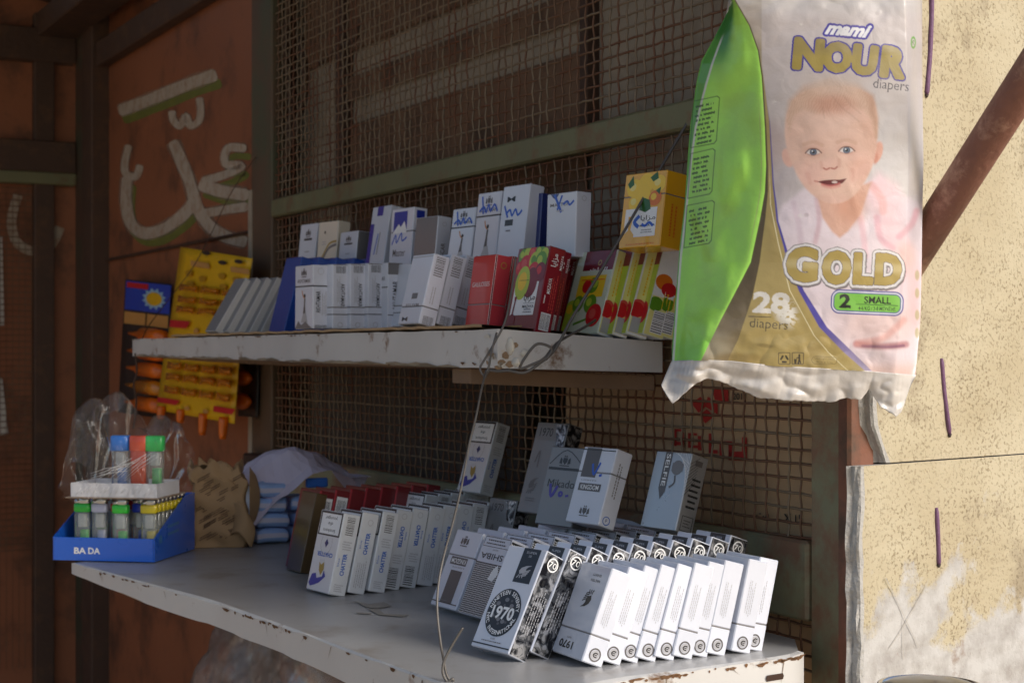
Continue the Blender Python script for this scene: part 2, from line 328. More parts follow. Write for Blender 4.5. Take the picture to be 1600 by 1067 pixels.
# roof, inside back wall and the raised flap above the shelves
kpart('roof', [((-.02, -.26, ZT+.004), (3.1, .05, ZT+.03), RUSTD)])
kpart('back_wall', [((.062, -.255, .0), (1.60, -.24, ZT), PALEW)])
b = MB(); b.box((.062, -.074, CZ+.06), (1.60, -.064, ZT), PALEW, PM, 0); attach(b, 'inner_board', kiosk)
b = MB(); b.box((1.455, -.092, .6), (1.60, -.082, CZ+.055), PALEW, PM, 0); attach(b, 'inner_board', kiosk)
kpart('end_wall', [((.050, -.255, 0), (.060, -.022, ZT), BROWNB)])
kpart('end_wall', [((1.605, -.255, 0), (1.62, -.034, ZT), BROWNB)])
b = MB()
fa, fb = P(-.02, .06, ZT+.03), P(3.1, .06, ZT+.03); ex = -U*1.15+Vector((0, 0, .20))
nn = Vector((0, 0, .012)); pts = [fa, fb, fb+ex, fa+ex]
b.add([p for p in pts]+[p+nn for p in pts], [(0, 1, 2, 3), (7, 6, 5, 4), (0, 4, 5, 1), (1, 5, 6, 2), (2, 6, 7, 3), (3, 7, 4, 0)], RUSTD); attach(b, 'awning_flap', kiosk)
# boards seen through the upper mesh
for z0, z1, t0, t1 in ((CZ+.06, CZ+.385, .565, 1.33), (CZ+.425, CZ+.465, .565, 1.40), (CZ+.508, ZT, .565, 1.55)):
    b = MB(); b.box((t0, -.060, z0), (t1, -.054, z1), BROWNB, PM, .002)
    o = attach(b, 'inner_board', kiosk)
b = MB(); b.box((.545, -.08, CZ+.25), (.564, -.045, ZT), RUSTD, PM, .002); attach(b, 'inner_frame', kiosk); b = MB(); b.box((1.34, -.08, CZ+.25), (1.375, -.045, ZT), RUSTD, PM, .002); attach(b, 'inner_frame', kiosk)
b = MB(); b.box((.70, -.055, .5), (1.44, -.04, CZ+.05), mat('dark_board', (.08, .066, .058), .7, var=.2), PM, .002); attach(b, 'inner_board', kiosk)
# dark cords hanging behind the left post of the mesh
b = MB()
for k, xs in enumerate(([(452, -10), (447, 80), (455, 160), (450, 230), (442, 300)], [(470, 60), (478, 130), (466, 190), (448, 250), (440, 305)], [(500, 100), (530, 75), (556, 60), (560, 40)])):
    b.tube([ON(x, y, -.02) for x, y in smooth_path(xs, 5)], .006 if k < 2 else .004, RUSTD, 6)
tag(b.build('cord'), 'dark frayed cords hanging behind the mesh beside the left post', 'cord')
# cartons with red and black print behind the lower mesh
def carton(t0, t1, z0, z1, m, label, deco=None):
    b = MB(); b.box((t0, -.22, z0), (t1, -.022, z1), m, PM, .003)
    if deco: deco(b)
    return tag(b.build('cardboard_box'), label, 'box')
def deco(b):
    r_ = mat('red_print', lin((190, 44, 36)), .7, var=.2, scale=60); k_ = mat('black_print', lin((40, 34, 30)), .7, var=.2)
    def poly(pts, m, d=-.0205): b.add([ON(x, y, d) for x, y in pts], [tuple(range(len(pts)))], m)
    def z7(x, y): return 1020+x/3.556, 580+y/3.556
    for (x0, y0, x1, y1) in ((495, 360, 522, 490), (420, 440, 495, 490), (420, 395, 440, 490), (370, 385, 440, 400), (370, 385, 385, 465), (310, 345, 325, 450), (310, 435, 360, 455), (250, 360, 272, 440), (195, 345, 245, 358), (195, 345, 207, 425), (195, 412, 262, 428), (160, 345, 172, 425), (120, 325, 160, 338), (120, 325, 132, 420), (105, 395, 170, 415)):
        k = .028; s0 = k*(x0-300); s1 = k*(x1-300)
        poly([z7(x0, y0+s0), z7(x1, y0+s1), z7(x1, y1+s1), z7(x0, y1+s0)], r_)
    for q in ([(215, 180), (265, 140), (300, 190), (255, 230)], [(305, 140), (360, 175), (360, 240), (290, 195)], [(260, 240), (300, 210), (340, 250), (290, 290)], [(330, 100), (420, 100), (420, 170), (345, 160)]): poly([z7(*p) for p in q], r_)
    for s_, x, y, h in (('2011', 480, 140, 36), ('X', 748, 815, 48), ('\uFE96\uFEE0\uFE91', 610, 800, 50), ('15', 810, 820, 46)):
        v, f, a = glyphs(s_, .01); b.add([ON(*z7(x+p[0]*h*.8, y-p[1]*h), -.0203) for p in v], f, k_)
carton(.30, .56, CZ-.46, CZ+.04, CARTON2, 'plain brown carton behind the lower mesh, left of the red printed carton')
carton(.064, .297, CZ-.47, CZ+.015, CARTON, 'brown carton with red lettering standing behind the lower mesh', deco)
# ------------------------------------------------------------------ stucco wall
WD = Vector((.77, .638, 0)).normalized(); WN = Vector((WD.y, -WD.x, 0)); W0 = R(1341, 727, 1.478)
ZM = W0.z
def stucco():
    m = bpy.data.materials.new('stucco'); m.use_nodes = True; n = m.node_tree; b = n.nodes['Principled BSDF']; L = n.links.new
    N = n.nodes.new; tc = N('ShaderNodeTexCoord')
    def noise(sc, det=5, ro=.6):
        x = N('ShaderNodeTexNoise'); x.inputs['Scale'].default_value = sc; x.inputs['Detail'].default_value = det; x.inputs['Roughness'].default_value = ro; L(tc.outputs['Object'], x.inputs['Vector']); return x.outputs['Fac']
    def rng_(i, a, c, o0=0., o1=1.):
        x = N('ShaderNodeMapRange'); x.inputs[1].default_value = a; x.inputs[2].default_value = c; x.inputs[3].default_value = o0; x.inputs[4].default_value = o1; L(i, x.inputs[0]); return x.outputs[0]
    def mix(f, a, c):
        x = N('ShaderNodeMix'); x.data_type = 'RGBA'; L(f, x.inputs[0])
        for s_, v in ((6, a), (7, c)):
            if isinstance(v, tuple): x.inputs[s_].default_value = (*v, 1)
            else: L(v, x.inputs[s_])
        return x.outputs[2]
    def mth(op, a, c):
        x = N('ShaderNodeMath'); x.operation = op
        for i, v in enumerate((a, c)):
            if isinstance(v, (int, float)): x.inputs[i].default_value = v
            else: L(v, x.inputs[i])
        return x.outputs[0]
    sp = N('ShaderNodeSeparateXYZ'); L(tc.outputs['Object'], sp.inputs[0]); z = sp.outputs[2]
    grain = rng_(noise(300, 3, .5), .52, .68)
    base = mix(rng_(noise(9), .35, .65), (.44, .375, .25), (.50, .44, .31))
    base = mix(mth('MULTIPLY', grain, rng_(noise(14), .4, .62, .30, .95)), base, (.24, .19, .11))
    base = mix(rng_(noise(7, 8, .7), .56, .66, 0, .6), base, (.25, .20, .135))
    # bare white plaster where the paint has worn off, low on the wall
    wm = mth('ADD', mth('MULTIPLY', rng_(z, ZM-.05, ZM-.24), .34), noise(11, 8, .68)); wm = mth('MULTIPLY', rng_(wm, .62, .70), rng_(z, ZM-.02, ZM-.05))
    base = mix(wm, base, mix(rng_(noise(40), .4, .7), (.50, .49, .475), (.34, .32, .30)))
    st = mth('MULTIPLY', rng_(noise(16, 6, .6), .60, .68), rng_(z, ZM-.13, ZM-.20)); base = mix(st, base, (.23, .15, .10))
    L(base, b.inputs['Base Color']); b.inputs['Roughness'].default_value = .9
    h = mth('ADD', mth('MULTIPLY', mth('SUBTRACT', 1., grain), mth('SUBTRACT', 1., mth('MULTIPLY', wm, .7))), mth('MULTIPLY', noise(60), 1.2))
    bp = N('ShaderNodeBump'); bp.inputs['Strength'].default_value = .5; bp.inputs['Distance'].default_value = .0012; L(h, bp.inputs['Height']); L(bp.outputs[0], b.inputs['Normal'])
    return m
STUC = stucco(); PLAS = mat('bare_plaster', (.42, .41, .39), .9, var=.15, scale=50, bump=.6, bscale=220, dirt=(.36, .33, .29), damt=.38, dscale=40)
wall = empty('stucco_wall', (W0.x, W0.y, 0), 'pale yellow stucco wall with worn white patches and a mortar seam', 'wall')
def block(z0, z1, edge):
    b = MB(); nz = 90; us = [0, .003, .008, .016, .03, .1, .5, 1.2, 2.2]; r = random.Random(3); th = .011
    row = []; e = 0
    for j in range(nz+1):
        z = z0+(z1-z0)*j/nz; e0 = edge(z)+r.uniform(-.0012, .0012)
        vs = [W0+WD*(e0-.004)-WN*th]+[W0+WD*(e0+r.uniform(-.002, .002))-WN*th*q for q in (.7, .4, .2, .08)]+[W0+WD*(e0+u)+WN*((-.006 if k == 0 else 0)+r.uniform(-.0007, .0007)) for k, u in enumerate(us)]
        row += [Vector((p.x, p.y, z)) for p in vs]
    Wn = 5+len(us)
    for j in range(nz):
        for i in range(Wn-1):
            b.f.append((j*Wn+i, j*Wn+i+1, (j+1)*Wn+i+1, (j+1)*Wn+i)); b.m.append(b.mi(PLAS if i < 7 else STUC)); b.sm.append(False)
    b.v = [tuple(p) for p in row]
    n = len(b.v); bk = [W0+WD*2.2-WN*th]; 
    b.v += [tuple(Vector((bk[0].x, bk[0].y, z))) for z in (z0, z1)]
    b.f += [tuple(range(Wn))+(n,), tuple(nz*Wn+i for i in range(Wn))[::-1]+(n+1,)]; b.m += [0, 0]; b.sm += [False, False]
    return attach(b, 'wall_block', wall)
block(0, ZM-.001, lambda z: .0+.0008*math.sin(z*40))
def uedge(z):
    q = (z-ZM)
    return .040-.022*min(1, max(0, (q-.012)/.02))+.002*math.sin(z*90)+.003*math.sin(z*230)
block(ZM+.0005, 2.75, uedge)
def onw(px, py, off=.0):
    q = W0+WN*off; k = (px-800)/F; u = (k*q.y-q.x)/(WD.x-k*WD.y); return R(px, py, q.y+u*WD.y)
RODM = mat('purple_paint', lin((112, 78, 110)), .6, var=.2, scale=80, bump=.3, bscale=200); RODD = mat('rod_end', (.07, .05, .05), .8)
for pts in ([(1456, -20), (1455, 30), (1453, 80), (1450, 120), (1448, 148)], [(1471, 560), (1474, 600), (1478, 635), (1484, 678)], [(1463, 793), (1465, 830), (1466, 860), (1467, 881)]):
    b = MB(); pp = smooth_path(pts, 4); n = len(pp)
    b.tube([onw(x, y, .0008) for x, y in pp], [.0016 if (i in (0, n-1)) else .0026 for i in range(n)], RODM, 6)
    b.tube([onw(*pp[-1], .001), onw(pp[-1][0], pp[-1][1]+5, .0006)], [.0022, .001], RODD, 6); attach(b, 'iron_rod', wall)
SCR = mat('scratch', (.40, .375, .335), .9)
b = MB()
for pts, wd in (([(1384, 902), (1400, 935), (1414, 965), (1436, 1012)], .9), ([(1448, 915), (1428, 950), (1408, 985), (1390, 1012)], .8), ([(1412, 965), (1411, 1000), (1412, 1030)], .6)):
    a, c = ribbon(smooth_path(pts, 4), wd); n = len(a); b.add([onw(x, y, .0015) for x, y in a+c], [(i, i+1, n+i+1, n+i) for i in range(n-1)], SCR)
attach(b, 'scratch_mark', wall)
# rusty strut
b = MB(); RP = mat('rusty_pipe', (.22, .095, .065), .65, var=.35, scale=30, bump=.4, bscale=130, dirt=(.46, .27, .19), damt=.42, dscale=26)
pa, pb = R(1412, 425, 1.478), R(1640, 68, 1.31); b.tube([pa, pa.lerp(pb, .5), pb, pb+(pb-pa)*1.0], .0158, RP, 20)
tag(b.build('steel_pipe'), 'thick rusty steel pipe slanting up beside the nappy pack', 'pipe')
# ------------------------------------------------------------------ packs
class Pack:
    def __init__(s, W, T, H, m, lid=None, seam=.3, fm=None, lfm=None, bev=.001):
        s.W, s.T, s.H = W, T, H; s.b = MB(); s.l = MB() if lid else None; s.k = 0; s.lid = lid
        g = .0003
        if lid == 'bottom': s.seam = seam*H; s.l.box((-W/2, -T/2, 0), (W/2, T/2, s.seam-g), m, None, bev, lfm or fm); s.b.box((-W/2, -T/2, s.seam+g), (W/2, T/2, H), m, None, bev, fm)
        elif lid == 'top': s.seam = (1-seam)*H; s.b.box((-W/2, -T/2, 0), (W/2, T/2, s.seam-g), m, None, bev, fm); s.l.box((-W/2, -T/2, s.seam+g), (W/2, T/2, H), m, None, bev, lfm or fm)
        else: s.seam = None; s.b.box((-W/2, -T/2, 0), (W/2, T/2, H), m, None, bev, fm)
        if lid:    # dark slit of the seam
            s.b.box((-W/2+.0006, -T/2+.0006, s.seam-.002), (W/2-.0006, T/2-.0006, s.seam+.002), I_GRY)
    def dim(s, f): return {'front': (s.W, s.H), 'back': (s.W, s.H), 'right': (s.T, s.H), 'left': (s.T, s.H), 'top': (s.W, s.T), 'bottom': (s.W, s.T)}[f]
    def at(s, f, u, v, o):
        W, T, H = s.W, s.T, s.H
        return {'front': (u-W/2, -T/2-o, v), 'back': (W/2-u, T/2+o, v), 'right': (W/2+o, u-T/2, v), 'left': (-W/2-o, T/2-u, v), 'top': (u-W/2, v-T/2, H+o), 'bottom': (W/2-u, v-T/2, -o)}[f]
    def put(s, f, pts, faces, m):          # pts as fractions of the face
        s.k += 1; o = .00015+.00001*s.k; a, c = s.dim(f)
        t = s.b
        if s.l is not None and f not in ('top', 'bottom'):
            vm = sum(p[1] for p in pts)/len(pts)*c
            if (vm > s.seam) == (s.lid == 'top'): t = s.l
        elif s.l is not None and f == s.lid: t = s.l
        t.add([s.at(f, min(.992, max(.008, u))*a, min(.995, max(.005, v))*c, o) for u, v in pts], faces, m)
    def rect(s, f, u0, v0, u1, v1, m): s.put(f, [(u0, v0), (u1, v0), (u1, v1), (u0, v1)], [(0, 1, 2, 3)], m)
    def poly(s, f, pts, m): s.put(f, pts, [tuple(range(len(pts)))], m)
    def frame(s, f, u0, v0, u1, v1, wd, m):
        a, c = s.dim(f); x, y = wd/a, wd/c
        for q in ((u0, v0, u1, v0+y), (u0, v1-y, u1, v1), (u0, v0+y, u0+x, v1-y), (u1-x, v0+y, u1, v1-y)): s.rect(f, *q, m)
    def text(s, f, t, u, v, h, m, rot=0, w=None, bold=.004, shear=0):     # h, w in fractions of the face height / width along the text
        vs, fs, asp = glyphs(t, bold, shear); a, c = s.dim(f); hh = h*(c if rot % 180 == 0 else a); sx = (w*(a if rot % 180 == 0 else c)/asp/hh) if w else 1.
        cr, sr = math.cos(rad(rot)), math.sin(rad(rot))
        s.put(f, [(u+(p[0]*hh*sx*cr-p[1]*hh*sr)/a, v+(p[0]*hh*sx*sr+p[1]*hh*cr)/c) for p in vs], fs, m)
    def ring(s, f, u, v, r0, r1, m, n=28, a0=0, a1=360, ey=1.):          # radii in metres
        a, c = s.dim(f); pts = []
        for i in range(n+1):
            g = rad(a0+(a1-a0)*i/n)
            for r in (r0, r1): pts.append((u+r*math.cos(g)/a, v+r*ey*math.sin(g)/c))
        s.put(f, pts, [(2*i, 2*i+1, 2*i+3, 2*i+2) for i in range(n)], m)
    def disc(s, f, u, v, r, m, ey=1., n=28):
        a, c = s.dim(f); s.put(f, [(u+r*math.cos(2*math.pi*i/n)/a, v+r*ey*math.sin(2*math.pi*i/n)/c) for i in range(n)], [tuple(range(n))], m)
    def arc(s, f, t, u, v, r, h, m, a0, a1, flip=False, bold=.02):        # letters along an arc, metres
        a, c = s.dim(f); n = len(t)
        for i, ch in enumerate(t):
            if ch == ' ': continue
            g = rad(a0+(a1-a0)*(i+.5)/n); vs, fs, _ = glyphs(ch, bold); rot = g-math.pi/2+(math.pi if flip else 0)
            hh = h*(.25 if ch == '.' else 1); cx, cy = r*math.cos(g), r*math.sin(g)
            s.put(f, [(u+(cx+p[0]*hh*math.cos(rot)-p[1]*hh*math.sin(rot))/a, v+(cy+p[0]*hh*math.sin(rot)+p[1]*hh*math.cos(rot))/c) for p in vs], fs, m)
    def barcode(s, f, u0, v0, u1, v1, m=None, vert=False, ground=None):
        if ground: s.rect(f, u0-.03, v0-.01, u1+.03, v1+.01, ground)
        r = random.Random(5); x = 0; n = 26
        pts, fs = [], []
        while x < n:
            wd = r.choice((1, 1, 2)); 
            q = (u0+(u1-u0)*x/n, v0, u0+(u1-u0)*(x+wd*.6)/n, v1) if not vert else (u0, v0+(v1-v0)*x/n, u1, v0+(v1-v0)*(x+wd*.6)/n)
            i = len(pts); pts += [(q[0], q[1]), (q[2], q[1]), (q[2], q[3]), (q[0], q[3])]; fs.append((i, i+1, i+2, i+3)); x += wd+r.choice((.6, 1))
        s.put(f, pts, fs, m or I_BLK)
    def lines(s, f, u0, v0, u1, v1, n, m, vert=True, seed=0, th=.4):
        r = random.Random(seed); pts, fs = [], []
        for i in range(n):
            a_ = r.uniform(0, .12); e = r.uniform(.8, 1); x = a_
            while x < e:
                l = min(e, x+r.uniform(.03, .09)); t0, t1 = (i+.5-th/2)/n, (i+.5+th/2)/n
                q = (u0+(u1-u0)*t0, v0+(v1-v0)*x, u0+(u1-u0)*t1, v0+(v1-v0)*l) if vert else (u0+(u1-u0)*x, v0+(v1-v0)*t0, u0+(u1-u0)*l, v0+(v1-v0)*t1)
                k = len(pts); pts += [(q[0], q[1]), (q[2], q[1]), (q[2], q[3]), (q[0], q[3])]; fs.append((k, k+1, k+2, k+3)); x = l+.02
        s.put(f, pts, fs, m)
    def stroke(s, f, pts, wd, m):       # pts fractions, width in metres
        a, c = s.dim(f); q = [(x*a, y*c) for x, y in smooth_path(pts, 4)]; l, r_ = ribbon(q, wd); n = len(l)
        s.put(f, [(x/a, y/c) for x, y in l+r_], [(i, i+1, n+i+1, n+i) for i in range(n-1)], m)
    def done(s):
        me = s.b.build(None) if False else None
        def mesh(b, nm):
            me = bpy.data.meshes.new(nm); me.from_pydata(b.v, [], b.f)
            for m in b.mats: me.materials.append(m)
            me.polygons.foreach_set('material_index', b.m); me.update(); return me
        return dict(W=s.W, T=s.T, H=s.H, body=mesh(s.b, 'pack'), lid=mesh(s.l, 'lid') if s.l else None)
def feather(p, f, u, v, h, m, rot=1):
    T = lambda x, y: (u+x*rot, v+h*y*rot)
    p.poly(f, [T(*q) for q in ((.16, .5), (.02, .42), (-.08, .25), (-.12, .02), (-.09, -.22), (.0, -.12), (.05, .02), (.04, .2), (.08, .36))], m)
    for k in range(4): p.stroke(f, [T(-.02, -.02-.11*k), T(.06, .04-.11*k), T(.15-.02*k, .16-.13*k)], .0011, m)
    for k in range(3): p.stroke(f, [T(-.10+.04*k, -.26), T(-.10+.05*k, -.38), T(-.13+.07*k, -.5)], .0012, m)
def crest(p, f, u, v, m):
    p.poly(f, [(u-.06, v+.04), (u+.06, v+.04), (u+.06, v-.01), (u, v-.05), (u-.06, v-.01)], m)
    for sx in (-1, 1): p.poly(f, [(u+sx*.07, v-.045), (u+sx*.15, v-.03), (u+sx*.13, v+.045), (u+sx*.08, v+.02)], m)
    p.poly(f, [(u-.05, v+.05), (u-.03, v+.075), (u, v+.055), (u+.03, v+.075), (u+.05, v+.05)], m); p.rect(f, u-.13, v-.068, u+.13, v-.055, m)
D = {}
def d_white70(frac=0):
    p = Pack(.055, .022, .0865, WHITE, 'bottom', .29)
    p.text('front', '1970', .36, .12, .085, I_BLK, 180, .44, .03); p.text('front', 'WHITE', .40, .195, .02, I_GRY, 180)
    p.text('front', 'NINETEEN', .62, .83, .026, I_BLK, 180, .30); p.text('front', 'SEVENTY', .62, .89, .026, I_BLK, 180, .28)
    feather(p, 'front', .56, .63, .2, I_BLK, -1)
    p.lines('right', .25, .38, .62, .78, 4, I_LGT, seed=2, th=.25); p.ring('right', .5, .105, .0048, .0062, I_MID, 20); p.disc('right', .5, .105, .0042, I_LGT); p.stroke('right', [(.60, .085), (.48, .085), (.42, .105), (.5, .125), (.62, .122)], .0012, I_BLK); p.rect('right', .46, .10, .6, .109, I_BLK)
    return p.done()
def d_super70(plain=False):
    p = Pack(.057, .0225, .1005, WHITE, fm={'right': CAMO, 'left': CAMO})
    p.rect('front', .43, .66, .86, .995, I_BLK); p.text('front', 'SUPER', .65, .955, .022, I_LGT, 0, .26); p.text('front', '100', .64, .92, .022, I_LGT)
    feather(p, 'front', .62, .77, .13, I_LGT, 1)
    R_ = .0232; c = (.5, .36); p.disc('front', *c, R_, I_BLK, 1.0, 40)
    for k in range(26):
        g = k*2.4; r = R_*.62*math.sqrt((k+1)/27); p.disc('front', c[0]+r*math.cos(g)/.057, c[1]+r*math.sin(g)/.1005, .0018+.0012*((k*7) % 3), (I_MID, I_GRY, I_BLK)[k % 3], .7, 9)
    p.text('front', '1970', .5, .355, .125, I_WHT, 0, .56, .03); p.arc('front', 'NINETEEN SEVENTY', *c, R_*.84, .0042, I_WHT, 172, 8); p.arc('front', 'NYC INTERNATIONAL', *c, R_*.84, .0042, I_WHT, 188, 352, True)
    p.rect('front', .02, .035, .98, .047, I_BLK); p.text('front', 'SILVER', .5, .105, .016, I_GRY); p.lines('front', .22, .065, .8, .09, 1, I_GRY, False, 3)
    p.ring('right', .5, .90, .0052, .0066, I_WHT, 20); p.text('right', '70', .5, .90, .055, I_WHT, 0, .42); p.lines('right', .2, .22, .85, .66, 5, I_LGT, seed=4, th=.22); p.lines('right', .2, .68, .85, .74, 2, I_BLK, seed=8)
    return p.done()
def d_king(flip=False):
    p = Pack(.055, .022, .0865, WHITE, 'top', .33)
    if not flip:
        crest(p, 'front', .45, .86, I_MID); p.rect('front', .18, .55, .80, .65, I_MID); p.text('front', 'KINGDOM', .49, .60, .062, I_WHT, 180, .54, .012); p.text('front', 'LIGHTS', .55, .52, .018, I_GRY, 180, .45)
        p.rect('front', .32, .06, .76, .48, I_MID); p.rect('front', .0, .055, .98, .068, I_BLK); p.lines('front', .1, .08, .6, .1, 1, I_GRY, False)
    else:
        crest(p, 'front', .5, .16, I_MID); p.rect('front', .14, .42, .80, .52, I_MID); p.text('front', 'KINGDOM', .47, .47, .062, I_WHT, 0, .54, .012); p.text('front', 'LIGHTS', .40, .56, .018, I_GRY, 0, .45)
        p.rect('front', .12, .60, .56, .985, I_MID); p.stroke('front', [(.4, .78), (.5, .64), (.62, .80)], .003, I_SCR); p.stroke('front', [(.66, .63), (.74, .64)], .003, I_SCR)
        p.rect('front', .0, .955, .98, .968, I_BLK); p.ring('right', .4, .085, .004, .005, I_BLU, 16); p.text('right', 'F', .4, .085, .045, I_NAV)
    p.lines('right', .3, .35, .6, .85, 2, I_GRY, seed=6)
    return p.done()
def d_shiba():
    p = Pack(.055, .022, .0865, WHITE, fm={})
    p.frame('front', .05, .86, .98, .985, .0006, I_BLK); p.lines('front', .12, .88, .92, .965, 2, I_MID, False, 3); p.text('front', 'SINCE 1970', .55, .83, .018, I_GRY, 180)
    p.text('front', 'SHIBA', .5, .745, .075, I_BLK, 180, .8, .008)
    for f, n in (('front', 22), ('right', 9)):
        pts, fs = [], []; a, c = p.dim(f)
        p.rect(f, .01, .01, .99, .66 if f == 'front' else .97, I_BLK)
        for i in range(n):
            for j in range(26 if f == 'front' else 38):
                u, v = (i+.5)/n, .02+j*.0247; k = len(pts); q = .0009
                pts += [(u-q/a, v), (u, v-q/c), (u+q/a, v), (u, v+q/c)]; fs.append((k, k+1, k+2, k+3))
        p.put(f, pts, fs, I_WHT)
    p.poly('front', [(.62, .47), (.80, .45), (.92, .55), (.82, .66), (.70, .60)], I_WHT)
    return p.done()
def chatter_front(p):
    p.rect('front', .04, .69, .97, .99, I_BLK); p.rect('front', .09, .71, .92, .965, I_WHT)
    for t, v in (('younger', .92), ('die', .84), ('Smokers', .755)): p.text('front', t, .5, v, .04, I_BLK, 180, {'die': .2}.get(t, .52))
    p.ring('front', .5, .60, .0125, .0129, I_GRY, 30, 150, 390); p.poly('front', [(.5, .545), (.58, .60), (.5, .655), (.42, .60)], I_NAV)
    p.text('front', 'CHATTER', .52, .46, .055, I_BLU, 180, .66, .03)
    p.poly('front', [(.40, .26), (.36, .36), (.46, .33), (.56, .37), (.60, .28), (.5, .2)], I_GLD); p.poly('front', [(.06, .09), (.14, .2), (.3, .22), (.36, .16), (.58, .19), (.62, .27), (.72, .2), (.5, .11), (.3, .07), (.14, .05)], I_DBL)
SHINE = paper('pearl_card', (226, 230, 234), coat=.9, rough=.3, k=.92)
def d_chat(v):
    p = Pack(.055, .022, .094, SHINE); chatter_front(p)
    if v == 0: p.barcode('right', .25, .74, .72, .96, I_MID, vert=True); p.text('right', 'CHATTER', .52, .38, .25, I_BLU, 90, .27, .035); p.text('right', 'blue', .2, .40, .1, I_BLU, 90, .1); p.lines('right', .2, .55, .8, .67, 4, I_LGT, False, 2); p.lines('right', .2, .04, .75, .14, 4, I_LGT, False, 5)
    elif v == 1: p.text('right', 'CHATTER', .55, .62, .25, I_BLU, 90, .27, .035); p.text('right', 'blue', .2, .6, .1, I_BLU, 90, .1); p.lines('right', .2, .06, .8, .44, 5, I_LGT, seed=7); p.ring('right', .55, .88, .003, .0035, I_LGT)
    else: p.barcode('right', .15, .03, .72, .27, vert=True); p.text('right', 'CHATTER', .52, .66, .25, I_BLU, -90, .27, .035); p.text('right', 'blue', .8, .68, .1, I_BLU, -90, .1); p.lines('right', .2, .32, .8, .44, 4, I_LGT, False, 2); p.ring('right', .5, .92, .003, .0035, I_LGT)
    return p.done()
def dancer(p, u, v, h, m=None):
    p.stroke('front', [(u-.1, v+h*.95), (u-.04, v+h*.78), (u+.05, v+h*.70)], .0022, I_SKN); p.disc('front', u+.05, v+h*.78, .0026, I_BLK); p.poly('front', [(u+.02, v+h*.7), (u+.09, v+h*.7), (u+.07, v+h*.5), (u+.10, v+h*.15), (u+.02, v), (u-.08, v+.01), (u+.0, v+h*.45)], I_MID)
    p.poly('front', [(u-.16, v-.03), (u-.03, v+h*.22), (u+.12, v+h*.25), (u+.22, v-.03)], I_LGT)
def d_akh(v, scribble=False):
    p = Pack(.052, .0225, .086, WHITE, 'top' if v != 2 else 'bottom', .33)
    if v == 1 or scribble:
        p.text('front', 'AKHTAMAR', .5, .755, .06, I_MID, 0, .72, .008); crest(p, 'front', .5, .88, I_MID); dancer(p, .5, .13, .5)
        p.poly('front', [(.02, .008), (.2, .13), (.36, .06), (.6, .12), (.8, .05), (.97, .008)], I_GRY)
        p.text('right', 'AKHTAMAR', .34, .42, .3, I_BLK, 90, .34, .008); p.lines('right', .55, .2, .9, .6, 3, I_LGT, seed=3); p.ring('right', .5, .9, .004, .0045, I_LGT); p.barcode('right', .15, .01, .9, .06)
        for f in ('front', 'right'): p.rect(f, .0, .664, 1, .676, I_BLK)
    else:
        p.rect('right', .0, .985, 1, .999, I_MID); p.barcode('right', .22, .86, .85, .97); p.lines('right', .25, .38, .5, .82, 3, I_LGT, seed=3); p.text('right', 'AKHTAMAR', .66, .52, .26, I_BLK, -90, .36, .008); p.rect('right', .0, .215, 1, .228, I_BLK); p.rect('front', 0, .215, 1, .228, I_BLK); p.ring('right', .5, .06, .003, .0036, I_LGT)
    if scribble:
        p.stroke('front', [(.2, .95), (.3, .7)], .003, I_SCR); p.stroke('front', [(.12, .74), (.3, .8), (.42, .72), (.5, .83), (.6, .73), (.75, .82), (.9, .72)], .0028, I_SCR)
    return p.done()
def d_akh3():
    p = Pack(.052, .0225, .086, WHITE); p.rect('right', 0, .82, 1, .995, I_GRY); p.text('right', 'AKHTAMAR', .5, .5, .36, I_BLK, 90, .44, .008); p.rect('right', .0, .2, 1, .212, I_BLK); p.rect('front', 0, .62, 1, .635, I_BLK); p.text('front', 'AKHTAMAR', .5, .76, .06, I_MID, 0, .72); return p.done()
def d_master():
    p = Pack(.054, .022, .0865, WHITE, 'bottom', .25); p.text('front', 'M', .3, .07, .06, I_MID, 180, .26); p.text('front', 'MASTER', .5, .27, .04, I_GRY, 180, .62); p.rect('front', .4, .36, .66, .44, I_GRY); p.rect('front', .02, .955, .98, .97, I_LGT)
    p.barcode('right', .2, .70, .75, .97, I_MID, vert=True); p.lines('right', .3, .3, .6, .6, 2, I_LGT, seed=4); p.barcode('right', .2, .01, .8, .13, I_MID); return p.done()
def d_gaul():
    p = Pack(.054, .0225, .084, RED, 'bottom', .3, fm={'right': PINK, 'left': PINK}); p.text('front', 'GAULOISES', .5, .585, .065, I_WHT, 0, .78, .0); p.rect('front', .3, .49, .8, .495, I_PNK); p.rect('right', 0, 0, .12, 1, I_WHT); p.rect('right', .03, 0, .1, 1, I_WIN); p.ring('right', .55, .86, .003, .004, I_GLD); return p.done()
MAZ = '\uFE8E\uFEF3\uFE8D\uFEB0\uFEE3'
def fruit(p, f, u, v, r, m, hi=None): p.disc(f, u, v, r, m); hi and p.disc(f, u-.04, v+.02, r*.45, hi)
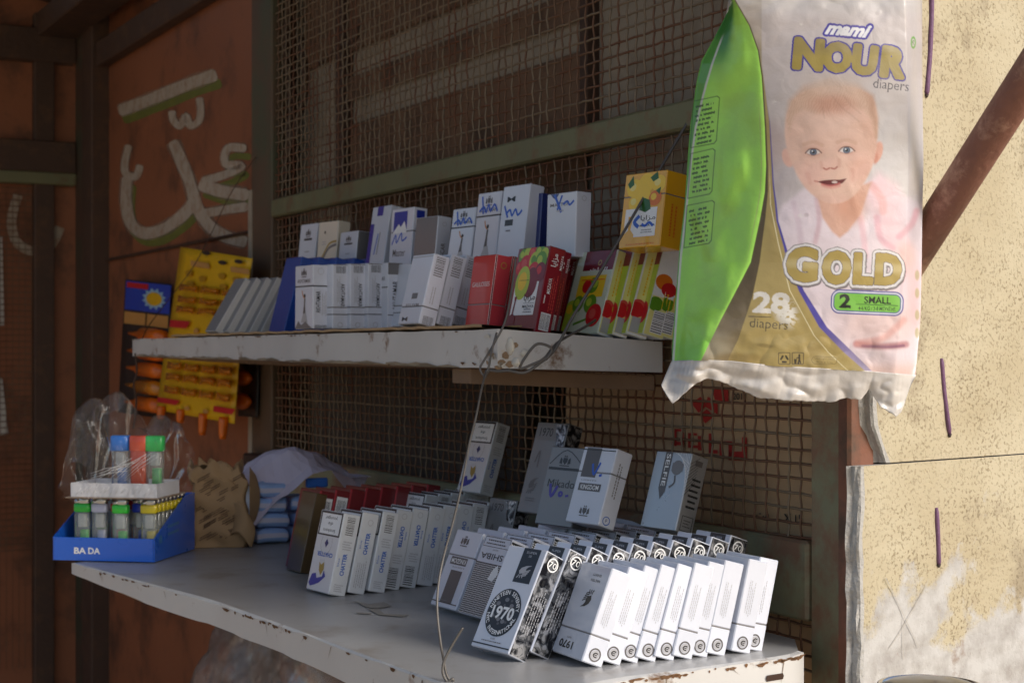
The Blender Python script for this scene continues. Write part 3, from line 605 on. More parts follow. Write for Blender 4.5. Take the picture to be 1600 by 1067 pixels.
def d_maz():
    p = Pack(.066, .0215, .098, DRED, fm={'right': WINE, 'left': WINE}); f = 'front'
    p.rect(f, .12, .2, .86, .62, I_WHT)
    for u, v, r, m, h in ((.2, .9, .009, I_GRN, I_LIM), (.36, .93, .009, I_LIM, None), (.52, .92, .010, I_RED, I_PNK), (.72, .93, .010, I_GRN, I_LIM), (.88, .9, .008, I_LIM, None), (.16, .76, .008, I_RED, I_PNK), (.32, .79, .012, I_RED, I_PNK), (.6, .83, .011, I_LIM, I_GRN), (.8, .82, .012, I_GRN, I_LIM), (.62, .7, .012, I_RED, I_PNK), (.84, .7, .011, I_WIN, I_RED)): fruit(p, f, u, v, r, m, h)
    p.disc(f, .6, .58, .0135, I_WIN, 1.3); p.disc(f, .34, .58, .0145, I_LIM, 1.35); p.disc(f, .33, .60, .009, I_YEL, 1.2); p.lines(f, .2, .60, .55, .62, 1, I_DGR, False)
    p.text(f, MAZ, .66, .40, .10, I_BLK, 0, .36, .01); p.text(f, 'MAZAYA', .66, .30, .035, I_BLK, 0, .36, .012); p.rect(f, .5, .335, .84, .34, I_GRY); p.lines(f, .52, .22, .82, .28, 2, I_GRY, False, 3)
    p.poly(f, [(.1, .1), (.3, .1), (.3, .18), (.22, .22), (.24, .36), (.26, .42), (.18, .42), (.2, .36), (.18, .22), (.1, .18)], I_WIN); p.lines(f, .12, .05, .7, .09, 1, I_GLD, False, 4)
    p.text('right', MAZ, .45, .85, .42, I_WHT, 90, .15, .01); p.text('right', 'MAZAYA', .85, .84, .14, I_WHT, 90, .17, .008); p.text('right', 'MAZAYA', .38, .55, .2, I_WHT, 90, .18, .012); p.lines('right', .5, .25, .85, .7, 3, I_PNK, seed=3); p.lines('right', .15, .33, .3, .44, 1, I_WHT, seed=2); p.barcode('right', .22, .05, .75, .23, ground=I_WHT)
    return p.done()
def d_apple(side=0, dark=0):
    p = Pack(.070, .0225, .1, PALEG, fm={'right': FOIL, 'left': FOIL, 'bottom': WHITE, 'front': PALEG}); f = 'front'
    if dark: p.rect(f, .0, .80, .99, .995, I_WIN); p.rect(f, .5, .0, .99, .80, I_LIM); p.disc(f, .8, .25, .013, I_RED); f = 'back'
    p.rect(f, .2, .76, .99, .995, I_WIN); p.text(f, '\uFEAE\uFEA7\uFE8E\uFED4\uFEDF\uFE8D', .6, .77, .05, I_WHT, 0, .5, .01); p.ring(f, .62, .85, .002, .0035, I_GLD)
    p.rect(f, .18, .44, .88, .70, I_YEL); p.disc(f, .58, .58, .0095, I_GRN, 1.0); p.disc(f, .42, .57, .008, I_RED); p.disc(f, .63, .6, .005, I_LIM); p.rect(f, .25, .64, .85, .655, I_ORG)
    for u, v, r, m, h in ((.14, .28, .013, I_LIM, I_YEL), (.3, .36, .010, I_GRN, I_LIM), (.62, .36, .011, I_GRN, I_LIM), (.78, .22, .0135, I_RED, I_PNK), (.1, .12, .009, I_LIM, None)): fruit(p, f, u, v, r, m, h)
    p.poly(f, [(.3, .1), (.6, .16), (.62, .19), (.3, .13)], I_GRN)
    if not side:
        p.rect('right', 0, .33, .08, 1, I_WHT); p.disc('right', .25, .31, .0085, I_PNK, 1.2); p.disc('right', .2, .29, .0075, I_RED, 1.2); p.disc('right', .8, .33, .0065, I_LIM, 1.2); p.rect('right', .1, .035, .92, .21, I_LGT); p.rect('right', .04, .0, .96, .03, I_WHT); p.lines('right', .25, .45, .8, .95, 3, I_YEL, seed=3)
    else:
        p.rect('right', 0, .45, 1, 1, I_WHT); p.disc('right', .4, .62, .009, I_ORG); p.disc('right', .7, .55, .008, I_RED); p.disc('right', .25, .36, .008, I_GRN); p.lines('right', .5, .3, .95, .5, 3, I_YEL, seed=2); p.barcode('right', .3, .05, .8, .28, ground=I_WHT, vert=True)
    return p.done()
I_LMN = ink('lemon', (250, 208, 50)); I_LMP = ink('lemon_pulp', (244, 226, 130))
def d_lemon():
    p = Pack(.066, .030, .098, YEL, 'top', .31); f = 'front'
    for u, v, r, m, h in ((.25, .8, .012, I_LMN, I_LMP), (.54, .85, .013, I_LMN, None), (.84, .83, .011, I_LMN, I_LMP), (.5, .68, .011, I_LMN, None), (.78, .64, .010, I_ORG, I_LMN), (.3, .60, .010, I_LMN, I_LMP)): fruit(p, f, u, v, r, m, h)
    for q in ([(.08, .86), (.2, .97), (.24, .85), (.14, .8)], [(.62, .92), (.78, .99), (.82, .9), (.7, .86)], [(.42, .5), (.5, .66), (.66, .62), (.7, .5), (.58, .46)], [(.78, .74), (.9, .78), (.88, .68)]): p.poly(f, q, I_DGR)
    p.rect(f, .1, .14, .86, .52, I_WHT); p.poly(f, [(.04, .08), (.36, .08), (.34, .18), (.26, .24), (.3, .42), (.18, .42), (.2, .24), (.06, .16)], YEL)
    p.poly(f, [(.42, .5), (.5, .66), (.66, .62), (.7, .5), (.58, .46)], I_DGR)
    p.text(f, MAZ, .66, .38, .085, I_BLK, 0, .36, .01); p.text(f, 'MAZAYA', .66, .285, .03, I_BLK, 0, .36, .012); p.lines(f, .5, .18, .82, .24, 2, I_GRY, False, 3); p.stroke(f, [(.45, .42), (.34, .34), (.45, .27)], .005, I_SCR); p.stroke(f, [(.52, .31), (.6, .28), (.7, .32), (.8, .27)], .0035, I_SCR); p.lines(f, .1, .03, .9, .06, 1, I_ORG, False)
    p.lines('right', .3, .1, .7, .6, 2, I_ORG); return p.done()
def d_emblem(m, word=True, wave=False, grey=False):
    p = Pack(.055, .022, .088, m, fm={'left': GREYC, 'right': GREYC if grey else m})
    if wave: p.stroke('front', [(.05, .3), (.3, .42), (.6, .62), (.98, .66)], .003, I_GLD); p.stroke('front', [(.05, .25), (.3, .36), (.6, .55), (.98, .6)], .004, I_GRY); p.disc('front', .35, .82, .0022, I_BLK); p.lines('front', .2, .6, .45, .68, 2, I_LGT, False)
    else: crest(p, 'front', .5, .84, I_MID); p.rect('front', .28, .72, .74, .755, I_BLK); p.lines('front', .35, .5, .65, .56, 1, I_LGT, False)
    return p.done()
def d_purple():
    p = Pack(.055, .022, .09, WHITE); p.rect('front', .0, .0, .22, .75, I_PUR); p.rect('front', .3, .86, .62, .995, I_PUR); p.stroke('front', [(.4, .3), (.5, .6)], .0025, I_SCR); p.stroke('front', [(.55, .3), (.6, .62)], .002, I_GRY); p.text('front', 'LINE', .42, .1, .08, I_GRY, 0, .3); return p.done()
def d_mount():
    p = Pack(.055, .022, .09, WHITE, 'top', .36); p.rect('front', .12, .64, .72, .95, I_DBL); p.poly('front', [(.12, .64), (.35, .76), (.45, .71), (.6, .80), (.72, .66), (.72, .62), (.12, .62)], I_WHT); p.stroke('front', [(.1, .45), (.25, .6), (.3, .47), (.5, .62), (.55, .5), (.75, .55)], .0025, I_SCR); p.text('front', 'Master', .45, .32, .11, I_MID, 0, .56); p.rect('right', .2, .84, .8, .96, I_DBL); return p.done()
def d_oscar():
    p = Pack(.055, .022, .085, WHITE, fm={'front': GREYC}); p.text('right', 'OSCAR', .5, .35, .3, I_MID, 90, .32, .008); p.ring('right', .5, .86, .0028, .0034, I_LGT); return p.done()
def d_mwhite(cut=False):
    p = Pack(.055, .022, .088, WHITE); 
    if not cut:
        p.text('front', 'M', .35, .82, .07, I_BLK, 0, .3); p.stroke('front', [(.12, .74), (.28, .58)], .0032, I_SCR); p.stroke('front', [(.2, .62), (.34, .68), (.44, .6), (.55, .68), (.66, .6), (.8, .66)], .003, I_SCR); p.rect('front', .2, .47, .5, .55, I_BLK); p.lines('front', .25, .38, .45, .43, 1, I_GRY, False)
    else:
        p.poly('front', [(.12, .995), (.42, .995), (.3, .90), (.2, .94)], NAVY); p.text('front', 'MASTER', .45, .82, .05, I_MID, 0, .66); p.stroke('front', [(.26, .98), (.5, .70)], .004, I_SCR); p.stroke('front', [(.52, .96), (.36, .74)], .003, I_SCR); p.stroke('front', [(.55, .82), (.7, .86), (.78, .80), (.92, .86)], .003, I_SCR); p.lines('front', .3, .7, .6, .75, 1, I_LGT, False); p.ring('right', .5, .9, .0028, .0034, I_LGT)
    return p.done()
def d_plain(m, fm=None, spine=None, W=.055, H=.1, bar=False):
    p = Pack(W, .0225, H, m, fm=fm or {})
    if spine: p.rect('right', 0, 0, .13, 1, spine)
    if bar: p.rect('right', .2, .62, .9, .92, I_WHT); p.barcode('right', .28, .64, .82, .88)
    return p.done()
def d_grey70():
    p = Pack(.057, .0225, .1, GREYC, fm={'right': CAMO, 'left': CAMO}); p.rect('front', .04, .80, .72, .98, I_GRY); p.text('front', '1970', .36, .89, .095, I_BLK, 0, .42, .012); p.stroke('front', [(.2, .55), (.3, .68), (.32, .5)], .002, I_MID); feather(p, 'front', .3, .3, .18, I_MID, 1); p.poly('front', [(.6, .98), (.98, .98), (.98, .7), (.75, .75), (.7, .85)], CAMO); p.text('front', 'NYC', .8, .42, .06, I_LGT, 70, .3); p.lines('front', .15, .12, .5, .17, 2, I_MID, False); return p.done()
def d_mikado():
    p = Pack(.060, .0225, .1, DARKC, fm={'front': GREYC}); p.stroke('front', [(.05, .77), (.45, .96), (.95, .77)], .0012, I_BLK); p.rect('front', .05, .70, .95, .735, I_BLK); crest(p, 'front', .45, .82, I_BLK); p.text('front', 'Mikado', .48, .53, .10, I_BLK, 0, .72, .0); p.stroke('front', [(.2, .52), (.28, .36), (.4, .5)], .004, I_PUR); p.ring('front', .52, .4, .001, .004, I_PUR); p.stroke('front', [(.66, .38), (.74, .39)], .003, I_PUR); return p.done()
def d_selfie():
    p = Pack(.055, .023, .088, SILVER); p.poly('front', [(.28, .995), (.48, .995), (.48, .48), (.38, .38), (.28, .52)], I_MID); p.text('front', 'SELFIE', .38, .76, .11, I_WHT, -90, .42, .008); p.ring('front', .68, .80, .0, .0085, I_GRY, 20); p.rect('front', .53, .75, .84, .86, I_GRY); p.stroke('front', [(.66, .7), (.68, .6), (.56, .54)], .0022, I_MID)
    for k in range(9): p.stroke('front', [(.55+k*.05, .995), (.99, .86-k*.05)], .0005, I_WHT); p.stroke('right', [(.02, .86-k*.05), (.5, .97-k*.04)], .0004, I_BLK)
    p.lines('right', .25, .3, .85, .72, 6, I_BLK, False, 3); p.frame('right', .2, .03, .85, .22, .0007, I_BLK); p.lines('right', .3, .07, .75, .18, 3, I_MID, False, 8); p.rect('right', .3, .86, .7, .93, I_MID); return p.done()
NPK = 0
def place(des, name, label, px=None, py=None, Y=None, at=None, phi=28.6, lean=12, k=(1, 1, 1), cat='cigarette pack', group=None):
    d = D[des]; o = link(name, d['body']); tag(o, label, cat, group)
    piv = Vector(at) if at is not None else (R(px, py, Y) if Y else G(px, py))
    M = Matrix.Rotation(rad(phi-90), 4, 'Z') @ Matrix.Rotation(rad(-lean), 4, 'X')
    pl = Vector((d['W']/2*k[0], d['T']/2*k[1], 0)); o.scale = k
    o.rotation_euler = M.to_euler(); o.location = piv-(M.to_3x3() @ pl)
    if d['lid']: link('lid', d['lid'], o)
    return o
D.update(w70=d_white70(), s70=d_super70(), king=d_king(), kingf=d_king(True), shiba=d_shiba(), chat0=d_chat(0), chat1=d_chat(1), chat2=d_chat(2), akh1=d_akh(1), akh2=d_akh(2), akhs=d_akh(1, True), akh3=d_akh3(), master=d_master(), gaul=d_gaul(),
         maz=d_maz(), apple=d_apple(), apple2=d_apple(1, 1), appled=d_apple(0, 1), lemon=d_lemon(), emb=d_emblem(WHITE), wave=d_emblem(CREAM, wave=True), embg=d_emblem(WHITE, grey=True), purple=d_purple(), mount=d_mount(), oscar=d_oscar(), mw=d_mwhite(), mcut=d_mwhite(True),
         navy=d_plain(NAVY), blue=d_plain(BLUEC, H=.104), red=d_plain(DRED, spine=PINK), redb=d_plain(DRED, spine=PINK, bar=True), olive=d_plain(OLIVE), slim=d_plain(mat('dusty_card', (.62, .60, .58), .5, rnd=.05), W=.05, fm={'front': mat('shaded_face', (.26, .25, .25), .5)}), g70=d_grey70(), mik=d_mikado(), self=d_selfie(), boxy=d_plain(paper('blue_white', (120, 160, 220)), W=.055, H=.09))  # slim packs: shade painted into the front face, darker than the sides
CP = 'cigarette_pack'
# ---- lower shelf: white row nearest the camera
px = [940, 968.8, 996, 1023.8, 1052.5, 1081, 1105, 1132.5, 1172, 1191]; py = [1043.7, 1040.5, 1037, 1035, 1033, 1031, 1028, 1025.5, 1022, 1018]
for i in range(10):
    place('w70', CP, 'white pack lettered 1970 upside down, front of the white row on the lower shelf' if i == 0 else ('%s white pack from the left in the leaning white row on the lower shelf' % ORD[i] if i < 9 else 'last white pack at the right end of the leaning white row on the lower shelf'), px[i], py[i], phi=27+random.uniform(-.6, .6), lean=21.5-i*.95, group='white packs leaning in a row on the lower shelf')
# ---- tall packs with camouflage foil sides
def Udir(phi): a = rad(phi); return Vector((math.cos(a), math.sin(a), 0))
s0 = G(821.4, 1035.6); s1 = G(857.7, 1031)
for i in range(10):
    q = s0 if i == 0 else s1+Udir(30)*(.0247*(i-1))
    place('s70', CP, ('tall white pack with round black 1970 emblem and camouflage foil side, front of its row' if i == 0 else '%s tall pack with silver camouflage side, counting from the round 1970 emblem pack' % ORD[i]), at=q, phi=38 if i == 0 else 34-min(i, 4), lean=27-i*.9, group='tall packs with camouflage foil sides on the lower shelf')
# ---- packs with grey lettered band, then dotted packs
k0 = G(737, 964.3)
for i in range(9):
    place('king', CP, 'white pack with grey band and grey block, leaning left of the dotted pack' if i == 0 else '%s white grey banded pack back from the one beside the wire' % ORD[i], at=k0+Udir(31)*(.027*i), phi=31.5, lean=23.5-i*.6, group='grey banded white packs in a leaning row')
k1 = G(783, 978)
for i in range(9):
    place('shiba', CP, 'pack with black dotted lower half and upside down lettering, next to the grey banded pack' if i == 0 else '%s dotted pack back from the front of the dotted row' % ORD[i], at=k1+Udir(31)*(.027*i), phi=31.5, lean=23.5-i*.6, group='dotted packs in a leaning row')
# ---- blue lettered packs
px = [539, 569, 601, 623.5, 649, 676, 698, 722, 745, 768]; py = [932.4, 929.4, 927, 922.5, 919.5, 916.5, 914, 911.5, 909, 906.5]; ds = (0, 1, 0, 2, 2, 1, 1, 2, 0, 1)
for i in range(10):
    place('chat%d' % ds[i], CP, 'white pack with black bordered warning and blue figure, front of the blue lettered row' if i == 0 else '%s blue lettered white pack from the left on the lower shelf' % ORD[i], px[i], py[i], phi=35-i*.4, lean=13-i*.3, group='blue lettered white packs leaning in a row')
for i in range(7):
    place('chat%d' % ((1, 0, 1, 2, 1, 0, 1)[i]), CP, '%s white pack from the left in the back row behind the blue lettered row' % ORD[i], 668+i*19.8, 888-i*2., phi=33, lean=12, group='white packs in the back row on the lower shelf')
place('boxy', CP, 'pale pack with a blue patch, at the end of the dark red row', 683, 879, phi=33, lean=12)
# ---- dark red row and the olive pack before it
place('olive', CP, 'olive brown pack at the left end of the dark red row', 486, 897.5, phi=31, lean=13, k=(.8, .7, 1.02))
for i in range(8):
    place('redb' if i < 2 else 'red', CP, ('dark red pack with white bar code label next to the olive pack', 'dark red pack with white bar code label, second from the olive pack')[i] if i < 2 else '%s dark red pack from the olive pack on the lower shelf' % ORD[i], 500+i*24.4, 895.5-i*2.4, phi=34, lean=12.5-i*.3, k=(1, 1, 1.03), group='dark red packs in a leaning row')
# ---- single packs displayed standing on top of the rows
place('chat0', CP, 'blue lettered white pack standing alone high against the mesh', 770, 777, 2.08, phi=34, lean=17, k=(1, 1, 1.02))
place('g70', CP, 'tall grey backed pack with camouflage corner behind the wire mesh side', 880, 812, 1.88, phi=36, lean=19, k=(1.05, 1, 1.12)) if False else place('g70', CP, 'tall grey pack lettered 1970 standing behind the grey house print pack', 878, 812, 1.86, phi=36, lean=17, k=(1.05, 1, 1.10))
place('mik', CP, 'grey pack printed with a house roof, left of the standing grey banded pack', 916, 832, 1.73, phi=38, lean=17, k=(1.05, 1, .88))
place('kingf', CP, 'white grey banded pack turned upside down, standing on top of the rows', 959, 829.5, 1.69, phi=37, lean=19, k=(1, 1.05, .97))
place('self', CP, 'silver pack with striped edges and a dark arrow, standing near the right end', 1081, 838, 1.64, phi=36, lean=17, k=(1, 1.05, .93))
place('g70', CP, 'low grey pack lettered 1970 at the foot of the tall grey pack', 806, 915, phi=36, lean=14)
place('g70', CP, 'low grey pack half hidden behind the dotted row', 868, 893, phi=36, lean=14)
# ---- upper shelf
def up(des, px, d, label, py=None, dz=0., **kw):
    t, Y = TP(px, d); z = uz(d)+dz if py is None else CZ+(550-py)/F*Y
    q = R(px, 550, Y); q.z = z; return place(des, kw.pop('name', CP), label, at=q, **kw)
for i, x in enumerate((349.5, 367.5, 385, 402.5, 420)):
    up('slim', x, .185-i*.012, '%s thin dusty white pack from the left on the upper shelf' % ORD[i], phi=30, lean=31-i*.8, dz=.003, k=(1, .72, 1), group='thin dusty white packs leaning at the left end')
for i in range(7):
    up('blue', 462+i*27.2, .150-i*.019, 'deep blue pack leaning behind the first dancer pack' if i == 0 else '%s deep blue pack from the left behind the dancer row' % ORD[i], phi=33, lean=15, dz=.003, k=(1, .9, 1.13), group='deep blue packs behind the dancer row')
for i, x in enumerate((512.5, 543.2, 570.5, 598, 628.6)):
    up(('akh1', 'akh2', 'akh2', 'akh2', 'akh3')[i], x, .185-i*.023, ('white pack with a dancer on its front at the left of the dancer row', 'second white pack of the dancer row, side lettering upside down', 'third white pack of the dancer row, side lettering upside down', 'fourth white pack of the dancer row, side lettering upside down', 'white pack with grey topped side at the end of the dancer row')[i], py=514.0, phi=35, lean=0.5, k=(1, 1.03, 1.0+.01*i), group='white packs of the dancer row')
up('akh2', 652, .085, 'white pack mostly hidden between the dancer row and the plain white packs', py=514, phi=33, lean=8)
for i, x in enumerate((679, 706, 729)):
    up('master', x, .185-i*.025, '%s plain white pack of the three leaning left of the red pack' % ORD[i], py=513, phi=31, lean=14.5, k=(1.0, 1, .985), group='three plain white packs on the upper shelf')
up('gaul', 786, .14, 'glossy red pack with white lettering on the upper shelf', py=512.5, phi=29, lean=8.5, k=(1, .95, .97)); up('gaul', 806, .118, 'red pack half hidden between the glossy red pack and the fruit boxes', py=513, phi=29, lean=11, k=(1, .9, .96))
for i, x in enumerate((860, 860, 860)):
    o = up('maz', x, .131, ('dark red fruit printed box with a white label, front of the dark red boxes', 'second dark red fruit box, only its lettered side showing', 'third dark red fruit box, hidden behind the second one')[i], py=525.5, phi=31, lean=12.5+i*.8, k=(1, 1, .985), name='tobacco_box', cat='tobacco box', group='dark red fruit boxes'); o.location += (U*.030+V*.040)*i
for i, x in enumerate((957.5, 979, 1010, 1036.5, 1052)):
    up('apple' if i == 0 else 'appled' if i < 3 else 'apple2', x, (.06, .05, .034, .022, .01)[i], ('pale green box printed with apples, front of the apple box row', 'second apple box with gold side, touching the front one', 'third apple box with gold side, right of the pair', 'apple box with white bar code on its side, near the green pack edge', 'last apple box, mostly hidden by the green pack edge')[i], py=531-(i == 1)*1., phi=(34, 27, 20, 20, 22)[i], lean=17-i*.6, k=(1, (1, .85, 1.15, 1.15, 1)[i], .98), name='tobacco_box', cat='tobacco box', group='apple boxes on the upper shelf')
# upper tier, standing on the rows
zt = .0
def tier(des, px, label, top, d=.05, H=None, **kw):
    t, Y = TP(px, d); q = R(px, 550, Y); zb = CZ+.107; q.z = zb
    Hd = D[des]['H']; ln = kw.get('lean', 8); zt_ = CZ+(550-top)/F*Y; kk = (zt_-zb)/(Hd*math.cos(rad(ln)))
    return place(des, kw.pop('name', CP), label, at=q, k=(kw.pop('kw', 1), kw.pop('kt', 1), kk), **kw)
tier('emb', 507, 'white pack with small black emblem at the left of the upper tier', 351, phi=36, lean=6)
tier('wave', 541, 'cream pack with a brown wave on the upper tier', 347, phi=39, lean=5)
tier('embg', 573, 'white and grey pack with a black bar, left of the purple striped pack', 363, phi=34, lean=6)
tier('purple', 617, 'white pack with a purple stripe on the upper tier', 324, phi=33, lean=9)
tier('mount', 661, 'white pack with blue sky and mountain print on the upper tier', 326, phi=36, lean=5, kw=1.05)
tier('oscar', 699, 'grey faced pack with a white lettered side on the upper tier', 340, phi=36, lean=6)
tier('akhs', 755, 'dancer pack scribbled with blue ink, left of its taller twin', 328, phi=37, lean=9)
tier('akhs', 796, 'taller dancer pack scribbled with blue ink on the upper tier', 302, phi=35, lean=7)
tier('mw', 838, 'white pack with black letter M and blue scribble', 291, phi=36, lean=8)
tier('navy', 862, 'navy blue pack between two scribbled white packs', 305, d=.03, phi=40, lean=5)
tier('mcut', 922, 'white pack with torn notched top and blue scribble', 301, phi=36, lean=2)
tier('lemon', 1063, 'yellow box printed with lemons standing on the apple boxes', 273, d=.035, phi=37, lean=8, name='tobacco_box', cat='tobacco box')
# ------------------------------------------------------------------ shelves
SHELF = mat('white_shelf_paint', (.60, .59, .57), .45, var=.1, scale=12, bump=.12, bscale=40, dirt=(.22, .14, .09), damt=.36, dscale=22, ddet=10, dsharp=.05)
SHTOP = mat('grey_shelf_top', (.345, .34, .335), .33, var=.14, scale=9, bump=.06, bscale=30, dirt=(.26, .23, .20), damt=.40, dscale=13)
RAW = mat('raw_wood', (.34, .23, .15), .8, var=.2, scale=20)
# lower shelf: outline traced along its bent front edge
edge = [(112, 880), (180, 899), (241, 916), (324, 939), (390, 961), (458, 984.5), (560, 1022), (660, 1058), (735, 1081), (812, 1090), (880, 1080), (967, 1063), (1060, 1051), (1160, 1037), (1235, 1026), (1256, 1019)]
E2 = smooth_path(edge, 5); E3 = [G(x, y) for x, y in E2]
back = [P(.06, .012, LS), P(1.30, .012, LS)]
b = MB(); n = len(E3); r = random.Random(4)
rimh = lambda x: float(np.interp(x, [112, 180, 241, 458, 660, 810, 1300], [.013, .019, .024, .028, .034, .043, .043]))
lo = [Vector((p.x, p.y, LS-rimh(e[0])+r.uniform(-.001, .001))) for p, e in zip(E3, E2)]
wob = [Vector((0, 0, r.uniform(-.0012, .0008))) for _ in E3]
top = [p+q for p, q in zip(E3, wob)]
ct = Vector((.1, 1.7, LS)); inn = [p+(Vector((ct.x-.35, ct.y+.2, LS))-p).normalized()*.006+Vector((0, 0, .0012)) for p in E3]
b.add(top+lo, [(i, i+1, n+i+1, n+i) for i in range(n-1)], SHELF, True)
b.add(top+inn, [(i, i+1, n+i+1, n+i) for i in range(n-1)], SHELF)
b.add(inn+[p+Vector((0, 0, .0012)) for p in back], [tuple(range(n+2))], SHTOP)
b.add(lo+[p-Vector((0, 0, h_)) for p, h_ in zip(back, (.04, .012))], [tuple(range(n+2))[::-1]], RAW)
RUSTS = mat('edge_rust', (.16, .08, .035), .85, var=.4, scale=60)
cl = [r.uniform(2, n-3) for _ in range(11)]
for k in range(120):                    # chipped paint along the worn edge
    i = int(min(n-3, max(2, r.choice(cl)+r.gauss(0, 1.6)))) if k % 3 else r.randrange(2, n-2); p = E3[i].lerp(E3[i+1], r.random()); tdir = (E3[i+1]-E3[i]).normalized(); l = r.uniform(.001, .006)*(1 if r.random() < .8 else 2.2); h = r.uniform(.0006, .0028)
    nrm = Vector((tdir.y, -tdir.x, 0)); nrm = nrm if nrm.dot(Vector((0, -1, 0))) > 0 else -nrm
    c = p+nrm*.0006+Vector((0, 0, -.0006-r.random()*.002)); m_ = RUSTS
    b.add([c-tdir*l+Vector((0, 0, .0004)), c+tdir*.2*l+Vector((0, 0, .001)), c+tdir*l, c+tdir*.3*l-Vector((0, 0, h)), c-tdir*.5*l-Vector((0, 0, h*.7))], [(0, 1, 2, 3, 4)], m_)
for k in range(14):                       # longer stains and scratches down the rim
    i = r.randrange(2, n-2); p = E3[i]; tdir = (E3[i+1]-E3[i]).normalized(); nrm = Vector((tdir.y, -tdir.x, 0)); nrm = nrm if nrm.dot(Vector((0, -1, 0))) > 0 else -nrm
    c = p+nrm*.0006; a_ = r.uniform(-.012, .012); h = r.uniform(.004, rimh(E2[i][0])-.004); b.add([c-Vector((0, 0, .002)), c+tdir*.0012-Vector((0, 0, .002)), c+tdir*a_-Vector((0, 0, h))], [(0, 1, 2)], mat('rim_scratch', (.24, .18, .13), .9))
LSH = b.build('metal_shelf'); tag(LSH, 'lower white painted metal shelf with chipped edge, carrying the leaning pack rows', 'shelf')
b = MB()
slot = smooth_path([(1199, 1051), (1215, 1050), (1232, 1049)], 3); A, C = ribbon(slot, 11)
q = G(1215, 1032); 
for s_ in (0,):
    i0 = min(range(n), key=lambda i: abs(E2[i][0]-1215)); tdir = (E3[i0+1]-E3[i0]).normalized(); nrm = Vector((tdir.y, -tdir.x, 0)); c = E3[i0]+nrm*.0008-Vector((0, 0, .016))
    b.add([c+tdir*a_+Vector((0, 0, z_)) for a_, z_ in ((-.010, -.0028), (.010, -.0028), (.0112, 0), (.010, .0028), (-.010, .0028), (-.0112, 0))], [tuple(range(6))], mat('slot_dark', (.05, .025, .015), .9))
b.build('slot', LSH)
b = MB(); a_, c_ = ribbon(smooth_path([(580, 941), (602, 948), (596, 958), (628, 952), (606, 945)], 3), [2]*13); 
STN = mat('shelf_stain', (.28, .255, .22), .5)
for pts in ([(553, 938), (575, 943), (600, 940), (612, 946), (590, 950), (572, 948)], [(575, 951), (590, 950), (600, 958), (640, 960), (628, 963), (592, 960)], [(556, 956), (580, 957), (580, 959), (558, 958)]): b.add([G(x, y, LS+.0022) for x, y in pts], [tuple(range(len(pts)))], STN)
b.build('stain', LSH)
# bracket under the left end
# upper shelf
b = MB(); t0, t1 = .302, 1.722; N = 50; r = random.Random(8)
def ush(t, d, dz=0.): return P(t, d, uz(d)+dz)
D1 = .212
rowT = [ush(t0+(t1-t0)*i/N, D1+r.uniform(-.0008, .0008), r.uniform(-.0006, .0006)) for i in range(N+1)]
rowB = [p-Vector((0, 0, .041-.010*(i/N)))+Vector((0, 0, r.uniform(-.0008, .0008))) for i, p in enumerate(rowT)]
b.add(rowT+rowB, [(i, i+1, N+2+i, N+1+i) for i in range(N)], SHELF, True)
bT = [ush(t1, .004), ush(t0, .004)]; bB = [p-Vector((0, 0, .034)) for p in bT]
b.add(rowT+bT, [tuple(range(N+3))], SHTOP); b.add(rowB+bB, [tuple(range(N+3))[::-1]], RAW)
b.add([rowT[0], bT[1], bB[1], rowB[0]], [(0, 1, 2, 3)], SHELF); b.add([rowT[-1], bT[0], bB[0], rowB[-1]], [(3, 2, 1, 0)], SHELF)
for k in range(60):
    i = r.randrange(0, N-2); p, q = rowB[i], rowB[i+2]; h = r.uniform(.001, .0045)
    b.add([p-U*.0012, q-U*.0012, q-U*.0012+Vector((0, 0, h*r.random())), p.lerp(q, .5)-U*.0012+Vector((0, 0, h)), p-U*.0012+Vector((0, 0, h*.3))], [(0, 1, 2, 3, 4)], mat('rim_grime', (.33, .26, .18), .85, var=.3, scale=50))
for k in range(40):
    i = r.randrange(0, N); p = rowT[i].lerp(rowT[i+1], r.random()); l = r.uniform(.001, .006); c = p-U*.0012-Vector((0, 0, r.choice((.001, .0385))*r.uniform(.9, 1)))
    b.add([c-V*l, c+V*l*.3+Vector((0, 0, .0006)), c+V*l, c-Vector((0, 0, r.uniform(.0008, .003)))], [(0, 1, 2, 3)], RUSTS)
USH = b.build('metal_shelf'); tag(USH, 'upper white painted shelf tied up with wire, cardboard lined', 'shelf')
b = MB(); a_, c_ = ON(722, 580, .17), ON(1040, 590, .0)
b.obox(P(.40, .205, CZ-.0262), P(.33, .01, CZ-.0345), V*.022, (0, 0, .0085), mat('batten_wood', (.20, .125, .075), .85, var=.2, scale=30), .001); b.build('batten', USH)
